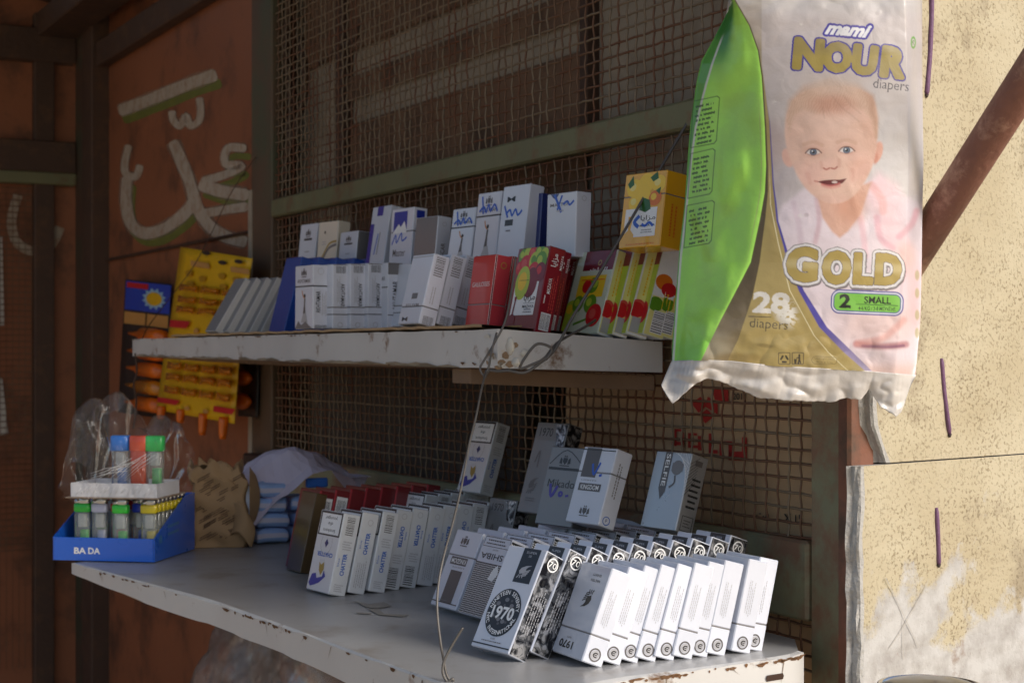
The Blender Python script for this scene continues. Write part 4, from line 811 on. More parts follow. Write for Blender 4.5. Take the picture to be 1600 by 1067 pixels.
# torn plaster like lump at the wired corner
b = MB(); LUMP = mat('dried_glue', (.62, .58, .50), .8, var=.15, scale=40, bump=.4, bscale=120)
for (x, y, rx, rz) in ((797, 541, .0075, .0095), (806, 566, .0075, .005), (820, 552, .005, .004)):
    c = ON(x, y, .217 if x < 820 else .18); M = Matrix.Translation(c) @ Matrix.Rotation(rad(-61+(0 if x < 820 else 90)), 4, 'Z') @ Matrix.Diagonal((rx, .003, rz, 1))
    b = MB(); b.lathe([(math.sin(math.pi*k/8)*(1+.12*math.sin(k*2.2)), -math.cos(math.pi*k/8)) for k in range(9)], LUMP, 12, M); b.build('glue_lump', USH)
b = MB(); r = random.Random(21); BRK = mat('broken_edge', (.30, .20, .12), .9, var=.4, scale=60)
for k in range(16):
    on_side = k % 2; a_ = r.uniform(0, .022 if on_side else .03); zc = CZ+.020-r.uniform(.002, .036)
    c = (P(t0-.0006, D1-a_, zc) if on_side else P(t0+a_, D1+.0014, zc)); e = U if on_side else V; sz = r.uniform(.0015, .006)
    b.add([c+e*(sz*math.cos(q*.9)*r.uniform(.5, 1.2))+Vector((0, 0, sz*.7*math.sin(q*.9)*r.uniform(.5, 1.2))) for q in range(7)], [tuple(range(7))], BRK if k % 3 else LUMP)
b.build('broken_edge', USH)
# cardboard liner on the upper shelf
b = MB(); LIN = mat('liner_card', (.40, .27, .15), .85, var=.15, scale=25); r = random.Random(2)
pts = [(t, .214+r.uniform(-.002, .002)) for t in [.33+i*.02 for i in range(58)]]
A = [ush(t, d, .0022+r.uniform(-.0006, .0012)) for t, d in pts]; Bk = [ush(t, .02, .0015) for t, d in pts]; n = len(A)
b.add(A+Bk+[p+Vector((0, 0, .0028)) for p in A+Bk], [(i, i+1, n+i+1, n+i) for i in range(n-1)]+[(2*n+i, 3*n+i, 3*n+i+1, 2*n+i+1) for i in range(n-1)]+[(i, 2*n+i, 2*n+i+1, i+1) for i in range(n-1)], LIN)
tag(b.build('cardboard_sheet'), 'torn brown cardboard sheet lining the upper shelf under the packs', 'cardboard')
# ------------------------------------------------------------------ wires
W1 = mat('grey_wire', (.13, .12, .11), .5, .3, var=.2, scale=60)
def wire(pts3, rad_, label=None, name='wire', parent=None, m=None):
    b = MB(); b.tube([Vector(p) for p in smooth_path([tuple(p) for p in pts3], 8)], rad_, m or W1, 7); o = b.build(name, parent)
    return tag(o, label, 'wire') if label else o
wire([R(1086, 172, 1.735), R(1040, 250, 1.72), R(985, 345, 1.70), R(935, 430, 1.69), R(895, 495, 1.675), R(868, 545, 1.655), R(845, 566, 1.645), R(820, 582, 1.64), R(795, 579, 1.64), R(778, 580, 1.645), R(764, 579, 1.648), R(757, 590, 1.646)], .0016, 'twisted grey wire from the panel down to the upper shelf corner')
wire([R(853, 562, 1.648), R(862, 545, 1.65), R(842, 537, 1.645), R(828, 548, 1.64), R(812, 575, 1.638), R(830, 570, 1.64), R(850, 560, 1.647), R(872, 535, 1.67), R(912, 512, 1.70), R(930, 500, 1.73)], .0015, 'looped wire tail tied at the upper shelf corner')
wire([R(806, 402, 1.70), R(800, 450, 1.675), R(790, 500, 1.655), R(773, 535, 1.645), R(757, 562, 1.642), R(750, 575, 1.640), R(756, 586, 1.638), R(763, 575, 1.638), R(768, 550, 1.64), R(776, 520, 1.65)], .0012, 'thin wire rising from the shelf corner past the red packs')
y0 = F*.281/(1062-550)
wire([R(760, 578, 1.642), R(752, 610, 1.60), R(744, 650, 1.56), R(733, 695, 1.52), R(722, 755, 1.47), R(708, 815, 1.43), R(695, 862, 1.40), R(686, 905, 1.385), R(683, 950, 1.375), R(688, 1000, 1.368), R(697, 1050, 1.365), R(704, 1066, 1.364), R(703, 1085, 1.363)], .0011, 'long grey wire hanging from the upper to the lower shelf')
wire([R(723, 980, 1.36), R(706, 1008, 1.362), R(694, 1032, 1.362), R(692, 1050, 1.361), R(699, 1064, 1.36), R(708, 1060, 1.36), R(706, 1074, 1.361)], .0012, 'short bent wire end twisted at the lower shelf edge')
wire([R(211, 552, 2.90), R(214, 580, 2.90), R(209, 600, 2.90), R(213, 630, 2.9), R(208, 670, 2.9)], .0018, 'dark wire hanging from the left end of the upper shelf', m=RUSTD)
wire([ON(400, 245, .01), ON(362, 300, .03), ON(330, 365, .05), ON(300, 420, .08), ON(262, 470, .1), ON(232, 510, .16), ON(216, 545, .2)], .0009, 'dark wire slanting across the painted door to the shelf end', m=RUSTD)
# ------------------------------------------------------------------ nappy pack
def interp(tab):
    ys = [q[0] for q in tab]; xs = [q[1] for q in tab]; return lambda y: np.interp(y, ys, xs)
bL = interp([(-20, 1146), (0, 1143), (20, 1137), (50, 1122), (60, 1117), (100, 1096), (130, 1089), (200, 1079), (250, 1075), (330, 1070), (400, 1062), (480, 1056), (565, 1050)])
bR = interp([(-20, 1441), (100, 1441), (250, 1443), (340, 1441), (420, 1440), (500, 1438), (590, 1430)])
seam = interp([(-20, 1140), (0, 1147), (40, 1170), (80, 1184), (120, 1190), (200, 1195), (260, 1197), (300, 1195), (340, 1188), (410, 1173), (466, 1144), (500, 1126), (545, 1104), (565, 1094)])
band = interp([(-20, 1142), (0, 1149), (40, 1172), (80, 1186), (120, 1192), (200, 1197.5), (260, 1200), (300, 1200), (340, 1196), (410, 1187), (466, 1175), (531, 1153), (560, 1138)])
blue = interp([(100, 1190), (190, 1202), (289, 1207), (320, 1211), (345, 1213), (384, 1224), (401, 1228), (454, 1248), (511, 1280), (550, 1318), (578, 1350), (600, 1380)])
bluew = interp([(180, 1), (320, 2.5), (384, 4), (454, 8), (511, 12), (550, 14), (578, 10)])
whl = interp([(100, 1189), (250, 1202), (320, 1204), (380, 1216), (454, 1234), (524, 1272), (550, 1294), (572, 1317), (590, 1338)])
bBt = interp([(1040, 566), (1059, 564), (1100, 563), (1145, 565), (1209, 572), (1280, 576), (1349, 580), (1425, 586), (1445, 588)])
rg = np.random.default_rng(3)
def fnoise(x, y, sc, seed, oct=4):                         # smooth value noise, numpy
    out = 0; amp = 1; tot = 0; r = np.random.default_rng(seed)
    T = r.random((64, 64))
    for o in range(oct):
        u = x/sc*2**o+17.3*o; v = y/sc*2**o+9.1*o; i = np.floor(u).astype(int); j = np.floor(v).astype(int); fx = u-i; fy = v-j
        fx = fx*fx*(3-2*fx); fy = fy*fy*(3-2*fy)
        a = T[i % 64, j % 64]*(1-fx)+T[(i+1) % 64, j % 64]*fx; c = T[i % 64, (j+1) % 64]*(1-fx)+T[(i+1) % 64, (j+1) % 64]*fx
        out = out+amp*(a*(1-fy)+c*fy); tot += amp; amp *= .5
    return out/tot
def sm(a, c, x): t = np.clip((x-a)/(c-a), 0, 1); return t*t*(3-2*t)
NU, NV = 390, 560
vv = np.linspace(0, 1, NV+1)[:, None]; uu = np.linspace(0, 1, NU+1)[None, :]
PY = -18+vv*(585+18)+0*uu
Lx = bL(PY); Rx = bR(PY); PX = Lx+uu*(Rx-Lx)
sBot = bBt(PX); PY = -18+vv*(sBot+18)
Sx = seam(PY)
# depth: gusset turns away to the left, front pillows, right edge turns back
g = np.clip((Sx-PX)/np.maximum(Sx-bL(PY), 8), 0, 1); fr = np.clip((PX-Sx)/np.maximum(bR(PY)-Sx, 8), 0, 1)
vp = np.sin(np.pi*np.clip((PY+60)/(640+60), 0, 1))**.6
DEP = 1.385-.016*vp*(1-(2*fr-1)**2)*(fr > 0)+.035*sm(.90, 1.0, fr)*vp
DEP = DEP+np.where(g > 0, .072*vp*(g**1.35), 0)
W_ = sm(420, 590, PY)+.5*sm(120, -10, PY)
cr = (fnoise(PX, PY, 46, 5, 3)-.5)*.005*(.2+.9*W_)+(np.abs(fnoise(PX+.5*PY, PY-.3*PX, 60, 8, 3)-.5)-.1)*-.007*(.2+.8*W_)
ridge = np.exp(-((PX-(1330+.35*(PY-300)))/7)**2)*.0025*sm(230, 300, PY)*sm(420, 330, PY)+np.exp(-((PX-(1395-.75*(PY-320)))/8)**2)*.003*sm(270, 320, PY)*sm(440, 380, PY)
gz = (fnoise(PX*1.0, PY*.5, 44, 12, 2)-.5)*.013*sm(.02, .3, g)*sm(1.0, .8, g)
DEP = DEP+cr-.12*ridge+gz
# ---- printed picture, colours by place on the pack
def C(r, g_, b_): return np.array(lin((r, g_, b_)))
img = np.zeros(PX.shape+(3,)); 
def lay(m, c): 
    global img
    m = np.clip(m, 0, 1)[..., None]; img = img*(1-m)+np.asarray(c)*m
def ell(cx, cy, rx, ry, s, rot=0.):
    a = rad(rot); x = (PX-cx)*math.cos(a)+(PY-cy)*math.sin(a); y = -(PX-cx)*math.sin(a)+(PY-cy)*math.cos(a); d = np.sqrt((x/rx)**2+(y/ry)**2); return sm(1+s, 1-s, d)
def seg(pts, wd, s=1.):
    d = np.full(PX.shape, 1e9); P_ = smooth_path(pts, 6)
    for (x0, y0), (x1, y1) in zip(P_[:-1], P_[1:]):
        dx, dy = x1-x0, y1-y0; t = np.clip(((PX-x0)*dx+(PY-y0)*dy)/(dx*dx+dy*dy+1e-9), 0, 1); d = np.minimum(d, np.hypot(PX-x0-t*dx, PY-y0-t*dy))
    return sm(wd/2+s, wd/2-s*.3, d)
def inpoly(pts, soft=1.5):
    P_ = np.array(pts+[pts[0]]); ins = np.zeros(PX.shape, bool); d = np.full(PX.shape, 1e9)
    for (x0, y0), (x1, y1) in zip(P_[:-1], P_[1:]):
        c = ((y0 > PY) != (y1 > PY)) & (PX < (x1-x0)*(PY-y0)/((y1-y0) or 1e-9)+x0); ins ^= c
        dx, dy = x1-x0, y1-y0; t = np.clip(((PX-x0)*dx+(PY-y0)*dy)/(dx*dx+dy*dy+1e-9), 0, 1); d = np.minimum(d, np.hypot(PX-x0-t*dx, PY-y0-t*dy))
    return sm(-soft, soft, np.where(ins, d, -d))
lay(np.ones(PX.shape), C(204, 194, 192))
lay(sm(230, 420, PY), C(222, 212, 218)); lay(.7*ell(1390, 290, 70, 120, .8), C(214, 212, 214)); lay(.6*sm(40, -10, PY), C(206, 206, 204))
lay(.65*sm(420, 520, PY), C(232, 206, 206)); lay(.5*sm(1260, 1200, PX)*sm(180, 260, PY), C(184, 172, 178)); lay(.55*ell(1205, 225, 28, 34, .5), C(190, 166, 160))
# clothes
lay(inpoly([(1212, 350), (1222, 322), (1262, 290), (1300, 300), (1345, 292), (1375, 274), (1405, 300), (1440, 320), (1442, 592), (1215, 592)], 5), C(232, 218, 226))
lay(.8*inpoly([(1350, 300), (1372, 270), (1400, 288), (1425, 340), (1440, 420), (1440, 520), (1400, 420)], 12), C(240, 206, 214)); lay(.5*inpoly([(1400, 320), (1440, 300), (1440, 400), (1420, 400)], 14), C(214, 214, 226))
for p_, wd, c, o in (([(1276, 312), (1280, 345), (1274, 378)], 4, C(214, 178, 188), .7), ([(1370, 340), (1376, 372), (1395, 388)], 6, C(230, 176, 190), .7), ([(1405, 370), (1425, 350), (1432, 330)], 6, C(226, 170, 186), .7), ([(1345, 340), (1350, 375), (1352, 400)], 6, C(238, 196, 206), .7), ([(1240, 318), (1248, 350), (1252, 385)], 5, C(214, 192, 204), .6), ([(1362, 290), (1378, 312), (1380, 330)], 9, C(242, 180, 178), .6)): lay(o*seg(p_, wd, 5), c)
lay(.8*ell(1260, 336, 4, 3, .3), C(206, 190, 196))
# neck and chest opening
lay(inpoly([(1276, 305), (1362, 285), (1345, 335), (1325, 362), (1312, 372), (1300, 362), (1285, 340)], 3), C(222, 176, 156)); lay(.7*ell(1330, 322, 22, 26, .6), C(214, 154, 128))
# ears, head
lay(ell(1231, 247, 8.5, 15, .18, -18), C(232, 186, 170)); lay(ell(1371, 238, 8, 17, .18, 14), C(226, 168, 148)); lay(.7*ell(1368, 248, 4, 9, .5, 10), C(208, 128, 104))
head = inpoly([(x, y) for x, y in smooth_path([(1229, 178), (1226, 205), (1230, 235), (1240, 262), (1254, 288), (1274, 308), (1300, 318), (1326, 312), (1346, 292), (1362, 262), (1369, 232), (1371, 205), (1370, 178), (1362, 152), (1335, 137), (1295, 134), (1258, 142), (1238, 158)], 3)], 2.5)
lay(head, C(232, 194, 176)); lay(head*.6*sm(1310, 1372, PX), C(224, 174, 152)); lay(head*.5*ell(1268, 272, 22, 20, .7), C(238, 190, 178)); lay(head*.5*ell(1345, 262, 18, 20, .7), C(236, 184, 168)); lay(head*.5*ell(1295, 185, 40, 22, .7), C(238, 204, 188)); lay(head*.5*ell(1300, 312, 34, 8, .6), C(222, 178, 162))
# hair
hr = np.maximum(inpoly([(1228, 190), (1232, 158), (1256, 134), (1296, 124), (1340, 132), (1364, 150), (1371, 185), (1369, 215), (1364, 188), (1350, 172), (1325, 165), (1300, 172), (1280, 178), (1255, 172), (1240, 182), (1234, 205)], 6), .0)
st = .5+.5*np.sin((PX+.4*PY)*1.5+3*fnoise(PX, PY, 12, 4, 2)*6)
lay(hr*.72, C(212, 178, 154)); lay(hr*.2*st, C(178, 134, 106)); lay(.6*ell(1302, 165, 34, 15, .6)*(.75+.25*st), C(196, 134, 108)); lay(.7*sm(1345, 1370, PX)*hr, C(184, 134, 104)); lay(.5*ell(1300, 128, 45, 16, .8), C(206, 186, 172))
for p_ in ([(1300, 150), (1315, 168), (1330, 180), (1342, 190)], [(1318, 150), (1330, 165), (1345, 178)], [(1285, 168), (1288, 185)]): lay(.16*seg(p_, 1.6, 1.6), C(150, 112, 92))
# face
for cx, cy in ((1270.5, 238), (1322.5, 235)):
    lay(.55*ell(cx, cy-1, 15, 8, .6), C(214, 160, 142)); lay(ell(cx, cy, 10.5, 4.9, .18), C(226, 218, 216)); lay(ell(cx+.3, cy, 5.4, 5.2, .18), C(96, 110, 130)); lay(.9*ell(cx+.3, cy, 5.6, 5.4, .12)-.9*ell(cx+.3, cy, 4.7, 4.5, .14), C(60, 66, 84)); lay(ell(cx+.3, cy, 2.3, 2.3, .2), C(26, 24, 30)); lay(ell(cx-1.2, cy-1.6, 1.2, 1.1, .3), C(246, 246, 248))
    lay(.85*seg([(cx-12, cy+1.5), (cx-6, cy-4.3), (cx+2, cy-5.4), (cx+8, cy-3.4), (cx+13, cy+1)], 1.5, 1.), C(110, 76, 66)); lay(.45*seg([(cx-9, cy+3), (cx, cy+5.4), (cx+9, cy+2.6)], 1.2, 1.2), C(170, 110, 98)); lay(.35*seg([(cx-14, cy-12), (cx, cy-16), (cx+14, cy-11)], 4, 3), C(196, 148, 122))
lay(.55*ell(1298, 256, 13, 9, .7), C(240, 196, 182)); lay(.8*seg([(1287, 263), (1291, 265), (1296, 263)], 1.8, 1.2), C(176, 96, 84)); lay(.8*seg([(1299, 263), (1304, 264), (1308, 261)], 1.8, 1.2), C(176, 96, 84)); lay(.35*seg([(1283, 254), (1284, 262)], 3, 3), C(208, 150, 134)); lay(.35*seg([(1311, 250), (1311, 260)], 3, 3), C(208, 150, 134))
mouth = inpoly([(1277, 284), (1288, 282), (1300, 281), (1312, 281), (1323, 279), (1317, 286), (1308, 290), (1298, 291.5), (1288, 289)], 1.)
lay(.6*seg([(1286, 289.5), (1298, 292.5), (1311, 290)], 4, 2.5), C(220, 146, 138)); lay(mouth, C(110, 44, 44)); lay(.9*ell(1304, 284.8, 4.4, 2., .3), C(224, 204, 198)); lay(.6*seg([(1284, 288), (1298, 290.5), (1312, 287)], 2.2, 1), C(220, 120, 116)); lay(.6*seg([(1273, 283), (1277, 284)], 2, 1.5), C(190, 110, 100))
lay(.3*seg([(1262, 272), (1266, 286)], 4, 4), C(214, 150, 136)); lay(.3*seg([(1332, 266), (1332, 282)], 4, 4), C(214, 150, 136))
# arm and fold at the foot of the picture, flower prints right
lay(.55*ell(1375, 505, 60, 40, .7), C(236, 200, 190)); lay(.8*seg([(1338, 538), (1360, 540), (1385, 541), (1415, 538)], 7, 5), C(180, 116, 122)); lay(.7*seg([(1348, 540), (1385, 542), (1412, 540)], 3, 2), C(126, 76, 110)); lay(.6*seg([(1340, 536), (1380, 528), (1412, 500)], 6, 6), C(226, 160, 150)); lay(.6*ell(1415, 402, 14, 22, .7), C(244, 188, 176)); lay(.6*ell(1430, 460, 10, 50, .7), C(238, 196, 200)); lay(.8*sm(550, 585, PY), C(222, 184, 170))
for y in (430, 458, 492, 520): lay(.7*ell(1433, y, 3.5, 8, .3), C(176, 170, 110))
# curves: blue line, gold, brown band, green
gold = sm(1.2, -1.2, PX-blue(PY)); lay(sm(bluew(PY)+1.2, bluew(PY)-1., PX-blue(PY))*sm(150, 210, PY), C(84, 76, 168)); lay(.7*sm(500, 580, PY)*sm(bluew(PY)+1.2, bluew(PY)-1., PX-blue(PY)), C(190, 176, 190))
gcol = C(184, 164, 104)
lay(gold*sm(20, 140, PY), gcol); lay(gold*.5*sm(470, 400, PY)*sm(150, 300, PY)*sm(15, 0, PX-band(PY)), C(190, 172, 106)); lay(gold*.35*fnoise(PX, PY, 40, 21, 4), C(140, 118, 62))
lay(sm(1.3, .3, np.abs(PX-whl(PY)))*gold*sm(230, 330, PY), C(232, 222, 180)); lay(sm(1., -1., PX-band(PY)), C(92, 78, 52)); lay(.6*sm(440, 540, PY)*sm(1., -1., PX-band(PY)), C(140, 126, 96)); lay(.7*ell(1115, 545, 26, 24, .6)*gold, C(176, 166, 140)); lay(.5*ell(1150, 560, 40, 8, .5)*gold, C(130, 102, 44))
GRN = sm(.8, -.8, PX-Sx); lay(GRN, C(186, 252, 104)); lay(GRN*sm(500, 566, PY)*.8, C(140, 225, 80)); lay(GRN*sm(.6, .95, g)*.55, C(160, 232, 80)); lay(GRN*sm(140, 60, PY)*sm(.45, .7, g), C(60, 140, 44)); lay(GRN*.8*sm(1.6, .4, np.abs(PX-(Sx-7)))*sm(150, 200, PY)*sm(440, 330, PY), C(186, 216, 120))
wl = interp([(50, 1132), (75, 1122), (100, 1113), (130, 1104), (160, 1096), (200, 1087), (250, 1080), (330, 1072), (400, 1064), (480, 1058), (565, 1052)]); lay(sm(1, -1, PX-wl(PY))*sm(50, 70, PY), C(96, 170, 62)); lay(sm(2.2, 1., np.abs(PX-wl(PY)))*sm(50, 70, PY), C(226, 230, 214))
# ---- lettering on the pack
RS = .5; RX0, RY0 = 1030., -20.
RWd, RHt = int((1450-RX0)/RS), int((600-RY0)/RS)
def raster(items):                        # items: (text, cx, cy, height, width or None, rot, bold, shear)
    M_ = np.zeros((RHt, RWd), np.float32)
    for t, cx, cy, h, wd, rot, bold, shear in items:
        vs_, fs_, asp = glyphs(t, bold, shear); sx = wd/asp/h if wd else 1.; a = rad(rot); Q = []
        for x, y in vs_:
            X, Y = x*h*sx, -y*h; Q.append(((cx+X*math.cos(a)-Y*math.sin(a)-RX0)/RS, (cy+X*math.sin(a)+Y*math.cos(a)-RY0)/RS))
        for f in fs_:
            for k in range(1, len(f)-1):
                (x0, y0), (x1, y1), (x2, y2) = Q[f[0]], Q[f[k]], Q[f[k+1]]
                xa, xb = int(max(0, min(x0, x1, x2))), int(min(RWd-1, max(x0, x1, x2)+1)); ya, yb = int(max(0, min(y0, y1, y2))), int(min(RHt-1, max(y0, y1, y2)+1))
                if xb < xa or yb < ya: continue
                gx, gy = np.meshgrid(np.arange(xa, xb+1)+.5, np.arange(ya, yb+1)+.5); d = (x1-x0)*(y2-y0)-(x2-x0)*(y1-y0)
                if abs(d) < 1e-9: continue
                l1 = ((gx-x0)*(y2-y0)-(x2-x0)*(gy-y0))/d; l2 = ((x1-x0)*(gy-y0)-(gx-x0)*(y1-y0))/d
                M_[ya:yb+1, xa:xb+1] = np.maximum(M_[ya:yb+1, xa:xb+1], ((l1 >= -.01) & (l2 >= -.01) & (l1+l2 <= 1.01)).astype(np.float32))
    return M_
def dil(M_, r_):
    n_ = int(r_/RS); o = M_.copy()
    for dy in range(-n_, n_+1):
        for dx in range(-n_, n_+1):
            if dx*dx+dy*dy <= n_*n_: o = np.maximum(o, np.roll(np.roll(M_, dy, 0), dx, 1))
    return o
def samp(M_):
    Mb = (M_+np.roll(M_, 1, 0)+np.roll(M_, 1, 1)+np.roll(np.roll(M_, 1, 0), 1, 1))/4
    i = np.clip(((PY-RY0)/RS).astype(int), 0, RHt-1); j = np.clip(((PX-RX0)/RS).astype(int), 0, RWd-1); return Mb[i, j]
m_ = raster([('mami', 1325, 47, 19, 72, 5, .03, .45)]); lay(samp(dil(m_, 4.)), C(66, 54, 160)); lay(samp(dil(m_, .6)), C(240, 240, 244))
m_ = raster([('N', 1263, 85, 44, 42, 5, .02, 0), ('O', 1308, 90, 42, 40, 6, .02, 0), ('U', 1351, 94, 42, 34, 7, .02, 0), ('R', 1396, 98, 44, 34, 7, .02, 0)])
lay(samp(dil(m_, 6.0)), C(64, 54, 156)); lay(samp(dil(m_, 3.6)), C(172, 152, 72)); lay(samp(dil(m_, 3.6))*sm(92, 78, PY)*.6, C(150, 134, 80)); 
lay(samp(raster([('diapers', 1392, 135, 20, 56, 6, -.004, 0)])), C(80, 76, 84))
lay(sm(1.2, .4, np.abs(np.hypot((PX-1427)/3.3, (PY-67)/8)-1)*3.5), C(110, 170, 60)); lay(samp(raster([('R', 1427, 67, 8, 4, 5, 0, 0)])), C(90, 140, 40))
GO = [('G', 1253, 413, 52, 46, 3, .035, 0), ('O', 1307, 418, 50, 42, 3, .035, 0), ('L', 1349, 420, 46, 28, 3, .03, 0), ('D', 1388, 421, 46, 38, 3, .03, 0)]
m_ = raster(GO); d5 = samp(dil(m_, 8)); lay(np.roll(d5, (2, 1), (0, 1))*.8, C(70, 62, 60)); lay(d5, C(150, 146, 148)); lay(samp(dil(m_, 6.8)), C(228, 226, 228)); lay(samp(dil(m_, 3.2)), C(110, 102, 96)); lay(samp(dil(m_, 2.0)), C(178, 156, 86)); lay(samp(dil(m_, 2.0))*sm(12, 2, np.abs(PY-(412+.05*(PX-1250))))*.6, C(206, 190, 140))
def rrect(cx, cy, w_, h_, r_, rot):
    a = rad(rot); x = (PX-cx)*math.cos(a)+(PY-cy)*math.sin(a); y = -(PX-cx)*math.sin(a)+(PY-cy)*math.cos(a); qx = np.maximum(np.abs(x)-w_/2+r_, 0); qy = np.maximum(np.abs(y)-h_/2+r_, 0); return np.hypot(qx, qy)-r_
q = rrect(1355, 473, 114, 38, 14, 2.5); lay(sm(.8, -.8, q), C(60, 56, 150)); lay(sm(.8, -.8, q+2), C(230, 232, 240)); lay(sm(.8, -.8, q+4), C(60, 56, 150)); lay(sm(.8, -.8, q+5.5), C(126, 196, 76))
lay(samp(raster([('2', 1320, 470, 22, 18, 2, .04, 0), ('SMALL', 1371, 469, 11, 42, 2, .025, 0)])), C(22, 30, 26)); lay(samp(raster([('4-6 KG / 3-8 MONTHS', 1370, 482, 6.2, 58, 2, .012, 0)])), C(40, 70, 40)); lay(sm(.8, .2, np.abs(PY-(476.5+.035*(PX-1370))))*sm(34, 32, np.abs(PX-1370)), C(40, 70, 50))
lay(samp(raster([('28', 1205, 473, 34, 58, 3, .04, 0)])), C(226, 222, 214)); lay(samp(raster([('diapers', 1201, 508, 19, 60, 4, -.004, 0)])), C(84, 74, 58)); lay(sm(1.1, .3, np.abs(PY-(495+.035*(PX-1190))))*sm(19, 17, np.abs(PX-1187)), C(90, 80, 60))
rub = ell(1228, 488, 16, 22, .5, -20)*sm(.42, .55, fnoise(PX*1.4-PY*.3, PY*2.2, 9, 31, 3)); lay(rub, C(230, 226, 216))
for x in (1225.5, 1246.5):
    q = rrect(x, 560, 19, 19, 2, 1); lay(sm(.9, .2, np.abs(q+.6)), C(70, 64, 54))
for k in range(3):
    a = rad(90+120*k); a2 = rad(90+120*(k+1)); c = (1225.5, 561)
    lay(seg([(c[0]+5.2*math.cos(a+.5), c[1]-5.2*math.sin(a+.5)), (c[0]+5.2*math.cos(a2-.5), c[1]-5.2*math.sin(a2-.5))], 2.6, .6), C(60, 54, 46))
lay(np.maximum.reduce([ell(1249, 554.5, 1.5, 1.5, .2), seg([(1249, 557), (1249, 562), (1247.5, 567)], 2.6, .6), seg([(1249, 562), (1251, 567)], 1.8, .6), seg([(1249, 558), (1245, 559.5)], 1.3, .5), inpoly([(1240.5, 561), (1245, 561), (1244.3, 568), (1241.3, 568)], .6)]), C(60, 54, 46))
q = rrect(1288, 563, 40, 12, 6, 2); lay(.8*sm(.8, .2, np.abs(q+.4)), C(120, 104, 60)); lay(.8*samp(raster([('Made in Syria', 1288, 566, 4, 26, 2, 0, 0), ('Usarlight plast', 1288, 560.5, 4, 30, 2, 0, 0)])), C(100, 86, 50))
# small print boxes on the green side
for (y0, y1, x0, x1, sd) in ((150, 232, 1082, 1125, 1), (232, 311, 1078, 1118, 2), (313, 388, 1072, 1117, 3)):
    sl = -.22
    def sk(x, y): return y+sl*(x-x0)
    bx = inpoly([(x0+1, y0+8), (x1-4, y0), (x1, y0+3), (x1-5, y1-12), (x1-9, y1-7), (x0-4, y1)], .7); bi = inpoly([(x0+2.2, y0+9), (x1-4.5, y0+1.3), (x1-1.3, y0+4), (x1-6.2, y1-12.8), (x1-9.8, y1-8.3), (x0-2.7, y1-1.5)], .7); lay((bx-bi)*.9, C(40, 84, 22))
    yy = (PY+.22*(PX-x0)-y0-8); ln = yy/7.2; k = np.floor(ln); ph = ln-k
    txt = (np.abs(ph-.5) < .24)*(fnoise(PX*1.0, k*37+sd*11, 2.2, 41+sd, 1) > .36)*(k >= 1)*(k < (y1-y0-16)/7.2)*(PX > x0+3+3*np.sin(k*2.3)**2)*(PX < x1-7-6*np.abs(np.sin(k*1.7+sd)))
    lay(.85*txt*bi, C(34, 76, 20))
# scuffs
for cx, cy, r_ in ((1221, 127, 4), (1212, 160, 5), (1251, 39, 3), (1252, 337, 5)): lay(.5*ell(cx, cy, r_, r_*.7, .6)*sm(.4, .6, fnoise(PX, PY, 3, 51, 2)), C(236, 232, 226))
lay(.5*ell(1195, 540, 14, 3, .5, 8), C(110, 92, 50)); lay(.16*sm(.5, .75, fnoise(PX, PY, 55, 77, 5)), C(150, 138, 124))
img = np.clip(img*(1+.05*(rg.random(PX.shape)[..., None]-.5)), 0, 1)*.85
# ---- mesh: printed sheet, back sheet, sealed foot
XX = (PX-800)/F*DEP; ZZ = CZ+(550-PY)/F*DEP
NAP = empty('nappy_pack', (.26, 1.42, CZ-.01), 'green and pink plastic nappy pack with a smiling baby picture, hanging beside the wall', 'nappy pack')
l0 = np.array(NAP.location)
vs_ = np.stack([XX, DEP, ZZ], -1).reshape(-1, 3)-l0; me = bpy.data.meshes.new('printed_film')
Wn = NU+1; jj, ii = np.meshgrid(np.arange(NV), np.arange(NU), indexing='ij'); a_ = (jj*Wn+ii).ravel(); quads = np.stack([a_, a_+Wn, a_+Wn+1, a_+1], -1)
me.vertices.add(len(vs_)); me.vertices.foreach_set('co', vs_.ravel().astype(np.float32)); me.loops.add(quads.size); me.loops.foreach_set('vertex_index', quads.ravel().astype(np.int32))
me.polygons.add(len(quads)); me.polygons.foreach_set('loop_start', np.arange(0, quads.size, 4, dtype=np.int32)); me.update(calc_edges=True); me.polygons.foreach_set('use_smooth', np.ones(len(quads), bool))
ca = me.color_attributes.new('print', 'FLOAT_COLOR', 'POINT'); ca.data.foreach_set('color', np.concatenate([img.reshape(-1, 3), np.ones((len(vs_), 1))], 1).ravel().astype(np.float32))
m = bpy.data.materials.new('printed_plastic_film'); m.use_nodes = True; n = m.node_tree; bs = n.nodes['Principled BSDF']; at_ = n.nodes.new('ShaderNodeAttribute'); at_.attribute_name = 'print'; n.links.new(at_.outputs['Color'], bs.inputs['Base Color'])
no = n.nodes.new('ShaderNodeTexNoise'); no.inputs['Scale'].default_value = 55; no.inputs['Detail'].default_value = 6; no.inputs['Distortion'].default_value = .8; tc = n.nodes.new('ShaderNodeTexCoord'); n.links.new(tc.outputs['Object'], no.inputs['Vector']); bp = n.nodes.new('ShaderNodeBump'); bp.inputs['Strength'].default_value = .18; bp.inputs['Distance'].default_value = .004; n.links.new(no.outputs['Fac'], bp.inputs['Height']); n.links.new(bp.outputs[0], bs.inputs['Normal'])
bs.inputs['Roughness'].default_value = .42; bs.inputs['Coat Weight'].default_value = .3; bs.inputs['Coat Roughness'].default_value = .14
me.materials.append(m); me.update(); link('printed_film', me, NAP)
FILM = mat('white_film', (.62, .585, .55), .36, var=.08, scale=30, coat=.5, bump=.3, bscale=60, dirt=(.55, .48, .38), damt=.36, dscale=18)
b = MB()
